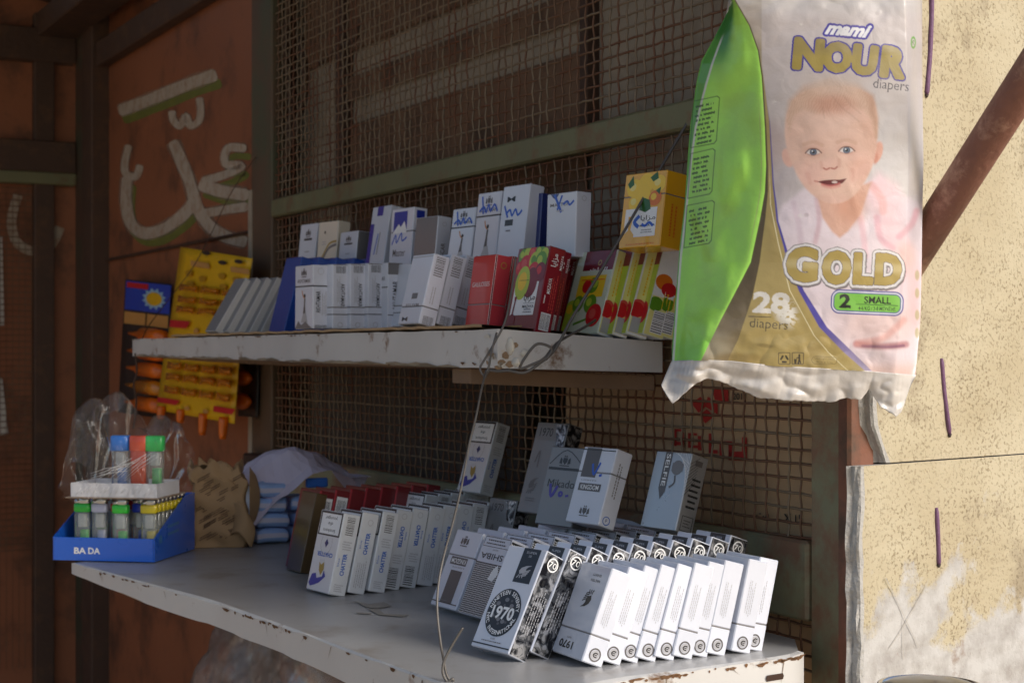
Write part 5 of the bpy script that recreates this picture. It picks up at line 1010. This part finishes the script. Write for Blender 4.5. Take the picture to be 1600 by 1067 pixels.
def backfn(u, v):
    j = min(NV, int(round(v*NV))); i = min(NU, int(round(u*NU))); x, y, z = XX[j, i], DEP[j, i], ZZ[j, i]
    e = math.sin(math.pi*u); yb = 1.46+.05*e*math.sin(math.pi*min(1, v*.9+.08)); k = min(1, min(u, 1-u)*40); return (x, y+(yb-y)*k, z)
b.grid(backfn, 60, 60, FILM); attach(b, 'back_film', NAP)
bB2 = interp([(1032, 600), (1042, 618), (1051, 631), (1060, 624), (1068, 616), (1084, 601), (1106, 591), (1120, 594), (1135, 600), (1160, 610), (1183, 621), (1205, 623), (1234, 626), (1270, 627), (1301, 628), (1320, 622), (1346, 624), (1352, 616), (1358, 608), (1368, 624), (1377, 636), (1390, 645), (1400, 651), (1408, 644), (1414, 628), (1420, 610), (1428, 592)])
b = MB()
def foot(u, v):
    xt = 1049+u*(1432-1049); xb = 1033+u*(1426-1033); yt = float(bBt(xt)); yb = float(bB2(xb))+.4*math.sin(u*210)+.5*math.sin(u*67); x = xt+(xb-xt)*v; y = yt-1+(yb-yt+1)*v
    i = int(round(u*NU)); d0 = DEP[NV, i]; crk = (.3+.7*v)*(.012*(float(fnoise(np.float64(x), np.float64(y*1.3), 90, 61, 2))-.5)-.020*abs(float(fnoise(np.float64(x+.5*y), np.float64(y*1.6-.3*x), 44, 63, 2))-.5))+0*.012*math.sin(v*math.pi)
    d = d0+(1.395-d0)*v*.6+crk; return R(x, y, d)
b.grid(foot, 220, 24, FILM, True, (0.0002, .0007, 0)); attach(b, 'sealed_foot', NAP)
# ------------------------------------------------------------------ lighter tray on the lower shelf
TX = Vector((.985, -.17, 0)).normalized(); TY = Vector((.17, .985, 0)).normalized(); T0 = G(240, 881)-TX*.141
TM = Matrix(((TX.x, TY.x, 0, T0.x), (TX.y, TY.y, 0, T0.y), (0, 0, 1, LS+.0025), (0, 0, 0, 1)))
TBL = paper('tray_blue', (28, 96, 205), coat=.7, rough=.3); CLR = clear('lighter_clear', (.62, .66, .62), .06, .22, .8, .05)
tray = empty('display_tray', T0, 'blue open cardboard tray full of pocket lighters at the left end of the lower shelf', 'display tray')
b = MB(); tw, td = .141, .145
b.box((0, 0, 0), (tw, td, .0015), TBL, TM)
b.box((0, -.0015, 0), (tw, 0, .031), TBL, TM, .0005)
for x in (-.0015, tw):
    z0 = .031; vs_ = [(x+dx, y, z) for dx in (0, .0015) for y, z in ((0, 0), (td, 0), (td, .080), (td*.75, .078), (0, .031))]
    b.add([TM @ Vector(p) for p in vs_], [(0, 1, 2, 3, 4), (9, 8, 7, 6, 5), (0, 5, 6, 1), (1, 6, 7, 2), (2, 7, 8, 3), (3, 8, 9, 4), (4, 9, 5, 0)], TBL)
b.box((0, td, 0), (tw, td+.0015, .080), TBL, TM, .0005)
def flat(b, M, pts, m, f=None): b.add([M @ Vector(p) for p in pts], f or [tuple(range(len(pts)))], m)
for s_, x, w0 in (('BA', .038, .017), ('DA', .058, .017)):
    v, f, a = glyphs(s_, .03); flat(b, TM, [(x+p[0]*w0/a, -.0018, .0135+p[1]*.0085) for p in v], I_WHT, f)
for k in range(2): flat(b, TM, [(tw+.0018, .045, .03+k*.010), (tw+.0018, .085, .032+k*.010), (tw+.0018, .085, .036+k*.010), (tw+.0018, .045, .034+k*.010)], mat('tray_print', (.05, .17, .40), .4))
M2 = TM @ Matrix.Translation((tw+.0018, .02, .028)) @ Matrix.Rotation(rad(90), 4, 'Y')
flat(b, M2, [(.006*math.cos(k*math.pi/8), .006*math.sin(k*math.pi/8), 0) for k in range(16)], mat('tray_print', (.05, .17, .40), .4))
attach(b, 'tray', tray)
METAL = mat('lighter_metal', (.62, .62, .62), .25, .95, var=.1)
def lighter(x, y, rgb, label, base=None, h=.080, w_=.0235, d_=.0115, z=.002, hood=True, group='pocket lighters in the blue tray', M=None, tint=None, cat='lighter', k=0):
    M = M or TM; o = empty('pocket_lighter', M @ Vector((x, y, z)), label, cat, group); cm = paper('plastic_%d_%d_%d' % rgb, rgb, coat=.6, rough=.3, rnd=0)
    def rr(b, z0, z1, m, gx=1., gy=1., ox=0.):
        n_ = 20; pr = []
        for zz, sc in ((z0, .86), (z0+.0012, 1), (z1-.0012, 1), (z1, .86)):
            for q in range(n_):
                g_ = 2*math.pi*q/n_; c_, s_ = math.cos(g_), math.sin(g_); ex_ = .5
                pr.append(M @ Vector((x+ox+math.copysign(abs(c_)**ex_, c_)*w_/2*sc*gx, y+math.copysign(abs(s_)**ex_, s_)*d_/2*sc*gy, z+zz)))
        b.add(pr, [(i*n_+q, i*n_+(q+1) % n_, (i+1)*n_+(q+1) % n_, (i+1)*n_+q) for i in range(3) for q in range(n_)]+[tuple(range(n_))[::-1], tuple(3*n_+q for q in range(n_))], m, True)
    b = MB(); rr(b, 0, h*.76, tint or CLR, .94, .94); attach(b, 'tank', o)
    b = MB(); rr(b, h*.50, h*.72, mat('lighter_label', (.62, .62, .60), .3, var=.35, scale=90), .5, .5); attach(b, 'inner_sleeve', o)
    b = MB(); rr(b, .001, h*.46, cm, .5, .8, .003); attach(b, 'valve_block', o)
    if hood:
        b = MB(); rr(b, h*.755, h*.90, cm); attach(b, 'collar', o)
        b = MB(); rr(b, h*.89, h*1.0, METAL, .62, .86, .003); b.tube([M @ Vector((x-.006, y-d_*.35, z+h*.93)), M @ Vector((x-.006, y+d_*.35, z+h*.93))], .0042, METAL, 10); attach(b, 'hood', o)
    else:
        b = MB(); rr(b, h*.74, h*1.0, cm, 1.05, 1.1); attach(b, 'cap', o)
    return o
LT = [((40, 190, 60), 'green topped lighter at the left front of the blue tray'), ((190, 196, 226), 'pale lilac lighter between two green ones in the blue tray'), ((200, 40, 50), 'red topped lighter half hidden behind the front green lighter'), ((50, 200, 60), 'green lighter at the middle front of the blue tray'), ((30, 60, 190), 'deep blue lighter right of the middle green lighter'), ((225, 205, 40), 'yellow lighter at the right front of the blue tray')]
for i, (x, y, c) in enumerate(((.029, .026, 0), (.054, .026, 1), (.077, .036, 2), (.088, .016, 3), (.108, .036, 4), (.126, .022, 5))): lighter(x, y, *LT[c])
for i in range(7): lighter(.126, .022+.0142*(i+1), (225, 205, 40), '%s yellow lighter back in the right hand file of the blue tray' % ORD[i], z=.0025)
for i in range(5):
    for j, x in enumerate((.035, .060, .085, .109)): 
        if i in (0, 2, 4): lighter(x, .05+.018*(i+1), ((40, 190, 60), (190, 196, 226), (200, 40, 50), (30, 60, 190))[(i+j) % 4], '%s lighter from left, %s row behind the front ones in the blue tray' % (ORD[j], ('front', 'next', 'middle', 'next', 'back')[i]), z=.0025)
# cardboard flap and the white tray with bigger lighters on top
b = MB(); b.box((.018, -.004, .0835), (.148, .10, .0850), mat('flap_card', (.35, .26, .19), .8), TM, .0004); tag(b.build('cardboard_sheet'), 'thin brown cardboard sheet laid over the pocket lighters', 'cardboard')
b = MB(); WTR = paper('tray_white', (225, 226, 232), coat=.6)
b.box((.026, -.002, .0852), (.146, .075, .0862), WTR, TM); b.box((.026, -.003, .0852), (.146, -.002, .104), WTR, TM, .0004); b.box((.026, .075, .0852), (.146, .076, .104), WTR, TM, .0004); b.box((.025, -.003, .0852), (.026, .076, .104), WTR, TM, .0004); b.box((.146, -.003, .0852), (.147, .076, .104), WTR, TM, .0004)
tag(b.build('white_tray'), 'shallow white tray wrapped in clear film on top of the blue tray', 'tray')
for x, c, lb, tn in ((.085, (40, 120, 215), 'large blue capped lighter in the white tray', None), (.112, (235, 90, 50), 'large orange red lighter in the middle of the white tray', paper('orange_clear', (200, 80, 50))), (.134, (50, 200, 90), 'large green capped lighter at the right of the white tray', None)):
    lighter(x, .022, c, lb, h=.080, w_=.025, d_=.014, z=.0865, hood=False, group=None, tint=tn)
b = MB(); FLM = clear('cling_film', (.5, .5, .52), .1, .035, .5, .8); rr_ = random.Random(9)
def film(u, v):
    # loose bag over the tray, standing up at its left
    a = u*math.pi; x = .012+.152*u; hgt = (.155-.045*min(1, max(0, (u-.42)/.15))+ .010*math.sin(u*17))*(math.sin(min(math.pi, a*1.15+.28))**.35 if u < .5 else 1)
    hgt = max(.030, hgt-.05*max(0, .12-u)/.12); y0 = -.008; y1 = .080
    if v < .35: y, z = y0+.004*math.sin(u*30+v*9), .082+(hgt-.02)*(v/.35)*.9
    elif v < .65: y, z = y0+(y1-y0)*(v-.35)/.3, .082+(hgt-.02)*.9+.02*math.sin((v-.35)/.3*math.pi)
    else: y, z = y1+.004*math.sin(u*26), .082+(hgt-.02)*(1-v)/.35*.9
    return TM @ Vector((x+.004*math.sin(v*23+u*9), y+.003*math.sin(u*50+v*31), z+.003*math.sin(u*41+v*13)))
b.grid(film, 60, 40, FLM); WL = mat('film_crease', (.8, .8, .8), .3)
for k in range(16):
    x0, z0 = .056+.012*(k % 5), .108+.003*(k % 4); x1 = x0+.03+.004*(k % 6); z1 = z0+.010+.0055*(k % 5); b.tube([TM @ Vector((x0, -.0075, z0)), TM @ Vector(((x0+x1)/2, -.0085, (z0+z1)/2+.002)), TM @ Vector((x1, -.0075, z1))], .00022+.00012*(k % 2), WL, 4)
for k in range(14):
    x0 = .034+.008*k; b.tube([TM @ Vector((x0, -.0062, .088+.002*(k % 3))), TM @ Vector((x0+.008, -.0064, .098+.0015*(k % 4)))], .0004, WL, 4)
tag(b.build('plastic_bag'), 'crinkled clear plastic bag over the white tray of large lighters', 'plastic bag')
# ------------------------------------------------------------------ brown paper parcel
KR = mat('kraft_paper', (.36, .23, .115), .75, var=.12, scale=12, bump=.3, bscale=50); KRP = mat('kraft_print', (.13, .075, .04), .8)
K0 = G(300, 858); KX = Vector((.93, -.36, 0)).normalized()
K0 = G(302, 858); kx = Vector((.97, .10, 0)).normalized(); ky = Vector((-.10, .97, 0)).normalized()
KM = Matrix(((kx.x, ky.x, 0, K0.x), (kx.y, ky.y, 0, K0.y), (0, 0, 1, LS+.002), (0, 0, 0, 1)))
par = empty('paper_parcel', K0, 'brown printed paper parcel torn open at the top, beside the blue tray', 'parcel')
b = MB(); r = random.Random(11); kw_, kd, kh = .074, .045, .118
def pf(u, v):
    per = [(0, kd), (0, 0), (kw_, 0), (kw_, kd), (0, kd)]; s_ = u*4; i = min(3, int(s_)); t = s_-i; x = per[i][0]*(1-t)+per[i+1][0]*t; y = per[i][1]*(1-t)+per[i+1][1]*t
    h_ = kh*(1+.05*math.sin(u*37)+.03*math.sin(u*91)); z = v*h_; q = .0022*math.sin(z*160+u*11)+.0016*math.sin(u*47+z*90); cx, cy = kw_/2, kd/2; d_ = math.hypot(x-cx, y-cy) or 1; lean_ = -.06*z*(v > .8)
    k_ = 1-.12*max(0, v-.75)*2.; return KM @ Vector((cx+(x-cx)*k_+(x-cx)/d_*q+lean_, cy+(y-cy)*k_+(y-cy)/d_*q-.004*math.sin(v*math.pi), z))
b.grid(pf, 80, 40, KR); attach(b, 'wrapper', par)
b = MB()
for k in range(34):
    x = r.uniform(.004, kw_-.018); z = r.uniform(.008, kh-.02); l = r.uniform(.010, .018)
    for o_ in (0, .0032):
        def pr(px_, pz_): return KM @ Vector((px_, -.0042-.0022*0, pz_))
        b.add([pr(x, z-o_), pr(x+l, z+l*.55-o_), pr(x+l, z+l*.55+.0012-o_), pr(x, z+.0012-o_)], [(0, 1, 2, 3)], KRP)
attach(b, 'printed_marks', par)
b = MB()
def fold(u, v): return KM @ Vector((kw_-.022+.030*u+.006*math.sin(v*3), -.006-.012*math.sin(u*2.6)+.004*v, .018+.042*v+.007*math.sin(u*4)-.012*u*u))
b.grid(fold, 16, 16, KR, True, (0, .0008, 0))
def fl2(u, v): return KM @ Vector((kw_+.002+.014*math.sin(v*2.6)*u+.003, .006+.02*u-.004*v, .03+.085*v-.012*u))
b.grid(fl2, 12, 20, KR, True, (0, .0008, 0))
def fl3(u, v): return KM @ Vector((.006+.055*u, .004+.028*v, kh*.97+.006*math.sin(u*9+v*4)+.008*v*(1-v)*4-.012*u))
b.grid(fl3, 18, 8, KR, True, (0, 0, .0008)); attach(b, 'torn_flap', par)
b = MB(); b.box((kw_-.010, .012, .036), (kw_+.007, .034, .086), paper('pale_blue_card', (190, 205, 232)), KM, .001); tag(b.build('carton_slab'), 'pale blue packet sticking out of the brown parcel', 'packet')
# ------------------------------------------------------------------ lilac paper over a stack of blue packets
L0 = G(390, 854); LXv = Vector((.90, .43, 0)).normalized(); LYv = Vector((-.43, .90, 0)).normalized()
LMx = Matrix(((LXv.x, LYv.x, 0, L0.x), (LXv.y, LYv.y, 0, L0.y), (0, 0, 1, LS+.002), (0, 0, 0, 1)))
SOFT = mat('soft_blue_pack', lin((150, 180, 226)), .55, var=.15, scale=30, bump=.3, bscale=90, coat=.2); BANDM = mat('packet_band', lin((200, 198, 216)), .6)
LIL = mat('lilac_paper', lin((196, 188, 206)), .75, var=.1, scale=14, bump=.2, bscale=30)
for c, (x, nm) in enumerate(((.010, 'front'), (.066, 'back'))):
    for k in range(4 if c == 0 else 3):
        zz = .0225*k; b = MB(); 
        def pk(u, v, x=x, zz=zz, k=k):
            a = u*2*math.pi; c_, s_ = math.cos(a), math.sin(a); ex_ = .28; cx = x+.026+.002*math.sin(k*2.1); q = math.sin(v*math.pi)**.10
            return LMx @ Vector((cx+math.copysign(abs(c_)**ex_, c_)*.0255*q*(1+.05*math.sin(a*5+k)), .035+math.copysign(abs(s_)**ex_, s_)*.035*q, zz+.0225*v+.0012*math.sin(a*3+k)))
        b.grid(pk, 40, 12, SOFT); 
        b.add([pk(u/40, vv_) + (LMx.to_3x3() @ Vector((0, -.0008, 0))) for vv_ in (.36, .66) for u in range(21, 40)], [(i, i+1, 19+i+1, 19+i) for i in range(18)], BANDM)
        o = b.build('soft_packet'); tag(o, '%s pale blue soft packet from the bottom of the %s stack under lilac paper' % (ORD[k], nm), 'packet', 'pale blue packets under the lilac paper')
b = MB()
def lil(u, v):
    x = -.016+.20*u; z0 = .100*math.sin(min(1, u/.62)*math.pi/2)**1.15-.03*max(0, u-.7); z1 = .134*(1-((u-.48)/.62)**2*.72); q = min(1, v/.55); q = q*q*(3-2*q)
    y = -.010+.085*v+.006*math.sin(u*9); z = max(.001, z0+(z1-z0)*q-.012*max(0, v-.6)+.0030*math.sin(u*13+v*5)+.0018*math.sin(u*29-v*9)+.003*abs(math.sin(u*7+v*6)))
    if u < .07: z = z*(u/.07)
    return LMx @ Vector((x, y, z))
b.grid(lil, 17, 7, LIL, False, (0, 0, .0006))
tag(b.build('lilac_paper'), 'crumpled lilac wrapping paper arched over the pale blue packets', 'paper')
b = MB(); b.box((.085, -.004, .080), (.118, .004, .094), mat('blue_tag', lin((50, 110, 200)), .5), LMx, .002); tag(b.build('blue_packet'), 'small bright blue packet tucked under the lilac paper', 'packet')
# ------------------------------------------------------------------ glue cards hung on the door
def quadpt(c, u, v, d): # c: 4 px corners TL TR BR BL
    x = (c[0][0]*(1-u)+c[1][0]*u)*(1-v)+(c[3][0]*(1-u)+c[2][0]*u)*v; y = (c[0][1]*(1-u)+c[1][1]*u)*(1-v)+(c[3][1]*(1-u)+c[2][1]*u)*v; return ON(x, y, d)
YC = mat('yellow_display', lin((235, 185, 10)), .5, var=.06, scale=8, coat=.2); ORT = mat('orange_plastic', lin((230, 110, 10)), .35, coat=.4); BLK = mat('black_card', (.02, .02, .022), .45, coat=.2); BLC = mat('blue_display', lin((26, 70, 190)), .5, coat=.2); RDB = mat('red_band', lin((200, 30, 40)), .5); TBE = mat('amber_blister', lin((212, 130, 10)), .25, coat=.8)
def card(c, d, m, label, name='glue_card', nozz=(), rows=4, cols=4, v0=.05, v1=.78, face=False):
    o = empty(name, quadpt(c, .5, .5, d), label, 'glue card'); b = MB()
    b.grid(lambda u, v: quadpt(c, u, v, d+.006*math.sin(u*3)), 10, 10, m, True, tuple(-U*-.0012)); attach(b, 'backing_card', o)
    b = MB()
    for i in range(rows):
        for j in range(cols):
            u0, u1 = .06+.90*j/cols, .06+.90*(j+.84)/cols; va, vb = v0+(v1-v0)*i/rows, v0+(v1-v0)*(i+.62)/rows
            b.grid(lambda u, v: quadpt(c, u0+(u1-u0)*u, va+(vb-va)*(v+.12*math.sin(u*3.1)*(1 if i % 2 else -1)), d+.012+.010*math.sin(v*math.pi)*math.sin(u*math.pi)**.4), 8, 6, TBE)
    attach(b, 'blister', o)
    b = MB()
    for u0, u1, va, vb, m_ in ((.0, .28, .80, .88, RDB), (.72, 1., .80, .88, RDB)): b.add([quadpt(c, u, v, d+.010) for u, v in ((u0, va), (u1, va), (u1-.04, vb), (u0, vb))], [(0, 1, 2, 3)], m_)
    for u in (.38, .62): b.add([quadpt(c, u+.035*math.cos(k*.785), .90+.03*math.sin(k*.785), d+.0105) for k in range(8)], [tuple(range(8))], mat('tan_seal', lin((205, 150, 80)), .6))
    attach(b, 'printed_band', o)
    for u in nozz:
        b = MB(); p = quadpt(c, u, .93, d+.01); q = quadpt(c, u+.01, 1.24 if u > .4 else 1.13, d+.012); b.tube([p, p.lerp(q, .2), p.lerp(q, .75), q], [.0085, .0092, .0080, .0062], ORT, 10); attach(b, 'nozzle', o)
    return o
card([(258, 540), (374, 548), (366, 662), (244, 640)], .055, YC, 'lower yellow card of amber glue tubes with four orange nozzles, below the upper shelf', nozz=(.06, .31, .60, .86), rows=4, cols=4)
c_ = [(282, 386), (394, 404), (372, 535), (262, 528)]
o = card(c_, .045, YC, 'upper yellow glue card with two cut out smiling faces, above the upper shelf', rows=3, cols=3, v0=.40, v1=.76)
b = MB()
for u, v in ((.16, .26), (.36, .30), (.62, .24), (.82, .26), (.2, .37), (.40, .40), (.66, .36)): b.add([quadpt(c_, u+.05*math.cos(k*.6), v+.05*math.sin(k*.6)*(1 if k < 6 else .4), .054) for k in range(11)], [tuple(range(11))], mat('tan_line', lin((190, 140, 20)), .5))
for u, v in ((.36, .02), (.60, .10), (.82, .06), (.45, .42)): b.add([quadpt(c_, u+.06*math.cos(k*.785), v+.025*math.sin(k*.785), .0545) for k in range(8)], [tuple(range(8))], BLK)
for u, v in ((.30, .16), (.86, .16)): b.add([quadpt(c_, u+a, v+e, .0542) for a, e in ((-.14, -.03), (.12, -.03), (.14, .03), (-.12, .03))], [(0, 1, 2, 3)], mat('tan_seal', lin((205, 150, 80)), .6))
attach(b, 'punched_marks', o)
c_ = [(196, 436), (268, 444), (256, 654), (184, 644)]
o = empty('glue_card', quadpt(c_, .5, .5, .02), 'blue topped black glue card with orange tubes, left of the yellow cards', 'glue card')
b = MB(); b.grid(lambda u, v: quadpt(c_, u, v, .022), 6, 10, BLK, True, tuple(U*.0012)); attach(b, 'backing_card', o)
b = MB(); b.add([quadpt(c_, u, v, .0245) for u, v in ((.02, .01), (.99, .01), (.99, .225), (.02, .225))], [(0, 1, 2, 3)], BLC); b.add([quadpt(c_, u, v, .025) for u, v in ((.04, .02), (.5, .02), (.5, .06), (.04, .06))], [(0, 1, 2, 3)], RDB)
b.add([quadpt(c_, .64+(.27 if k % 2 else .20)*math.cos(k*math.pi/12), .125+(.085 if k % 2 else .06)*math.sin(k*math.pi/12), .0252) for k in range(24)], [tuple(range(24))], mat('pale_star', lin((150, 190, 220)), .5)); b.add([quadpt(c_, .64+.17*math.cos(k*.4), .125+.05*math.sin(k*.4), .0256) for k in range(16)], [tuple(range(16))], YC)
for u0 in (.02, .51): b.add([quadpt(c_, u, v, .025) for u, v in ((u0, .24), (u0+.46, .24), (u0+.46, .33), (u0, .33))], [(0, 1, 2, 3)], mat('tan_seal', lin((205, 150, 80)), .6))
attach(b, 'printed_band', o)
for i in range(5):
    for j in range(1):
        b = MB(); v = .40+.128*i; p, q = quadpt(c_, .14, v, .034), quadpt(c_, .90, v, .034); b.tube([p, p.lerp(q, .22), p.lerp(q, .4), p.lerp(q, .42), p.lerp(q, .8), q], [.003, .006, .008, .016, .017, .014], ORT if i != 3 else TBE, 10); attach(b, 'glue_tube', o)
c_ = [(374, 566), (404, 568), (402, 652), (372, 650)]
o = empty('glue_card', quadpt(c_, .5, .5, .02), 'black glue card showing past the right of the lower yellow card', 'glue card')
b = MB(); b.grid(lambda u, v: quadpt(c_, u, v, .012), 6, 6, BLK, True, tuple(U*.0012)); attach(b, 'backing_card', o)
for v in (.28, .72): b = MB(); p, q = quadpt(c_, .0, v, .022), quadpt(c_, .55, v, .022); b.tube([p, p.lerp(q, .5), q], [.016, .015, .006], ORT, 10); attach(b, 'glue_tube', o)
# sheets of paper pinned on the left wall
PAP = mat('old_paper', (.62, .60, .56), .8, var=.08)
for pts, lb in (([(-30, 365), (3, 370), (6, 508), (-30, 512)], 'upper white paper sheet at the far left edge'), ([(-30, 588), (3, 590), (12, 678), (-30, 684)], 'lower white paper sheet at the far left edge')):
    b = MB(); n = len(pts); v = [onl(x, y)-V*.004 for x, y in pts]; b.add(v+[p-V*.0008 for p in v], [(0, 1, 2, 3), (7, 6, 5, 4), (0, 4, 5, 1), (1, 5, 6, 2), (2, 6, 7, 3), (3, 7, 4, 0)], PAP); tag(b.build('paper_sheet'), lb, 'paper')
# clear plastic sack under the lower shelf
b = MB(); SK = clear('sack_plastic', (.50, .48, .46), .2, .3, .6, .6); rr_ = random.Random(5)
c0 = P(1.02, .16, .60)
def sack(u, v):
    a = u*2*math.pi; z = v*.32; rad_ = (.19*math.sin(min(math.pi, .35+v*2.75))**.6)*(1+.10*math.sin(a*3+v*7)+.06*math.sin(a*7-v*11)+.03*math.sin(a*15+v*23)); q = c0+V*(math.cos(a)*rad_*1.5)-U*(math.sin(a)*rad_*.62); return (q.x, q.y, .575+z)
b.grid(sack, 90, 50, SK); tag(b.build('plastic_sack'), 'crumpled clear plastic sack in the shade under the lower shelf', 'plastic sack')
b = MB(); b.box((.70, .0, .40), (1.5, .36, .574), BROWNB, PM, .004); tag(b.build('wooden_crate'), 'dark wooden crate under the lower shelf holding the plastic sack', 'crate')
# shiny rim at the lower right corner
c0 = R(1455, 1112, 1.30); b = MB(); CH = mat('chrome', (.7, .7, .72), .08, 1., var=.02); DK = mat('dark_vinyl', (.015, .016, .025), .3, coat=.5)
Mx = Matrix.Translation(c0)
b.lathe([(.0, .0262), (.020, .0258), (.034, .0235), (.040, .020)], DK, 40, Mx)
b2 = MB(); b2.lathe([(.0402, .0195), (.0408, .0225), (.0428, .0222), (.0438, .018), (.0438, -.02), (.040, -.024), (.03, -.024)], CH, 40, Mx)
ST = empty('round_stool', (c0.x, c0.y, 0), 'round dark seat top with a shiny chrome rim at the bottom right corner', 'stool')
attach(b, 'seat', ST); attach(b2, 'rim', ST)
b = MB(); b.tube([(c0.x, c0.y, c0.z-.02), (c0.x, c0.y, .02)], .014, CH, 14); b.lathe([(.014, .02), (.11, .012), (.115, .0)], CH, 30, Matrix.Translation((c0.x, c0.y, 0))); attach(b, 'stem', ST)
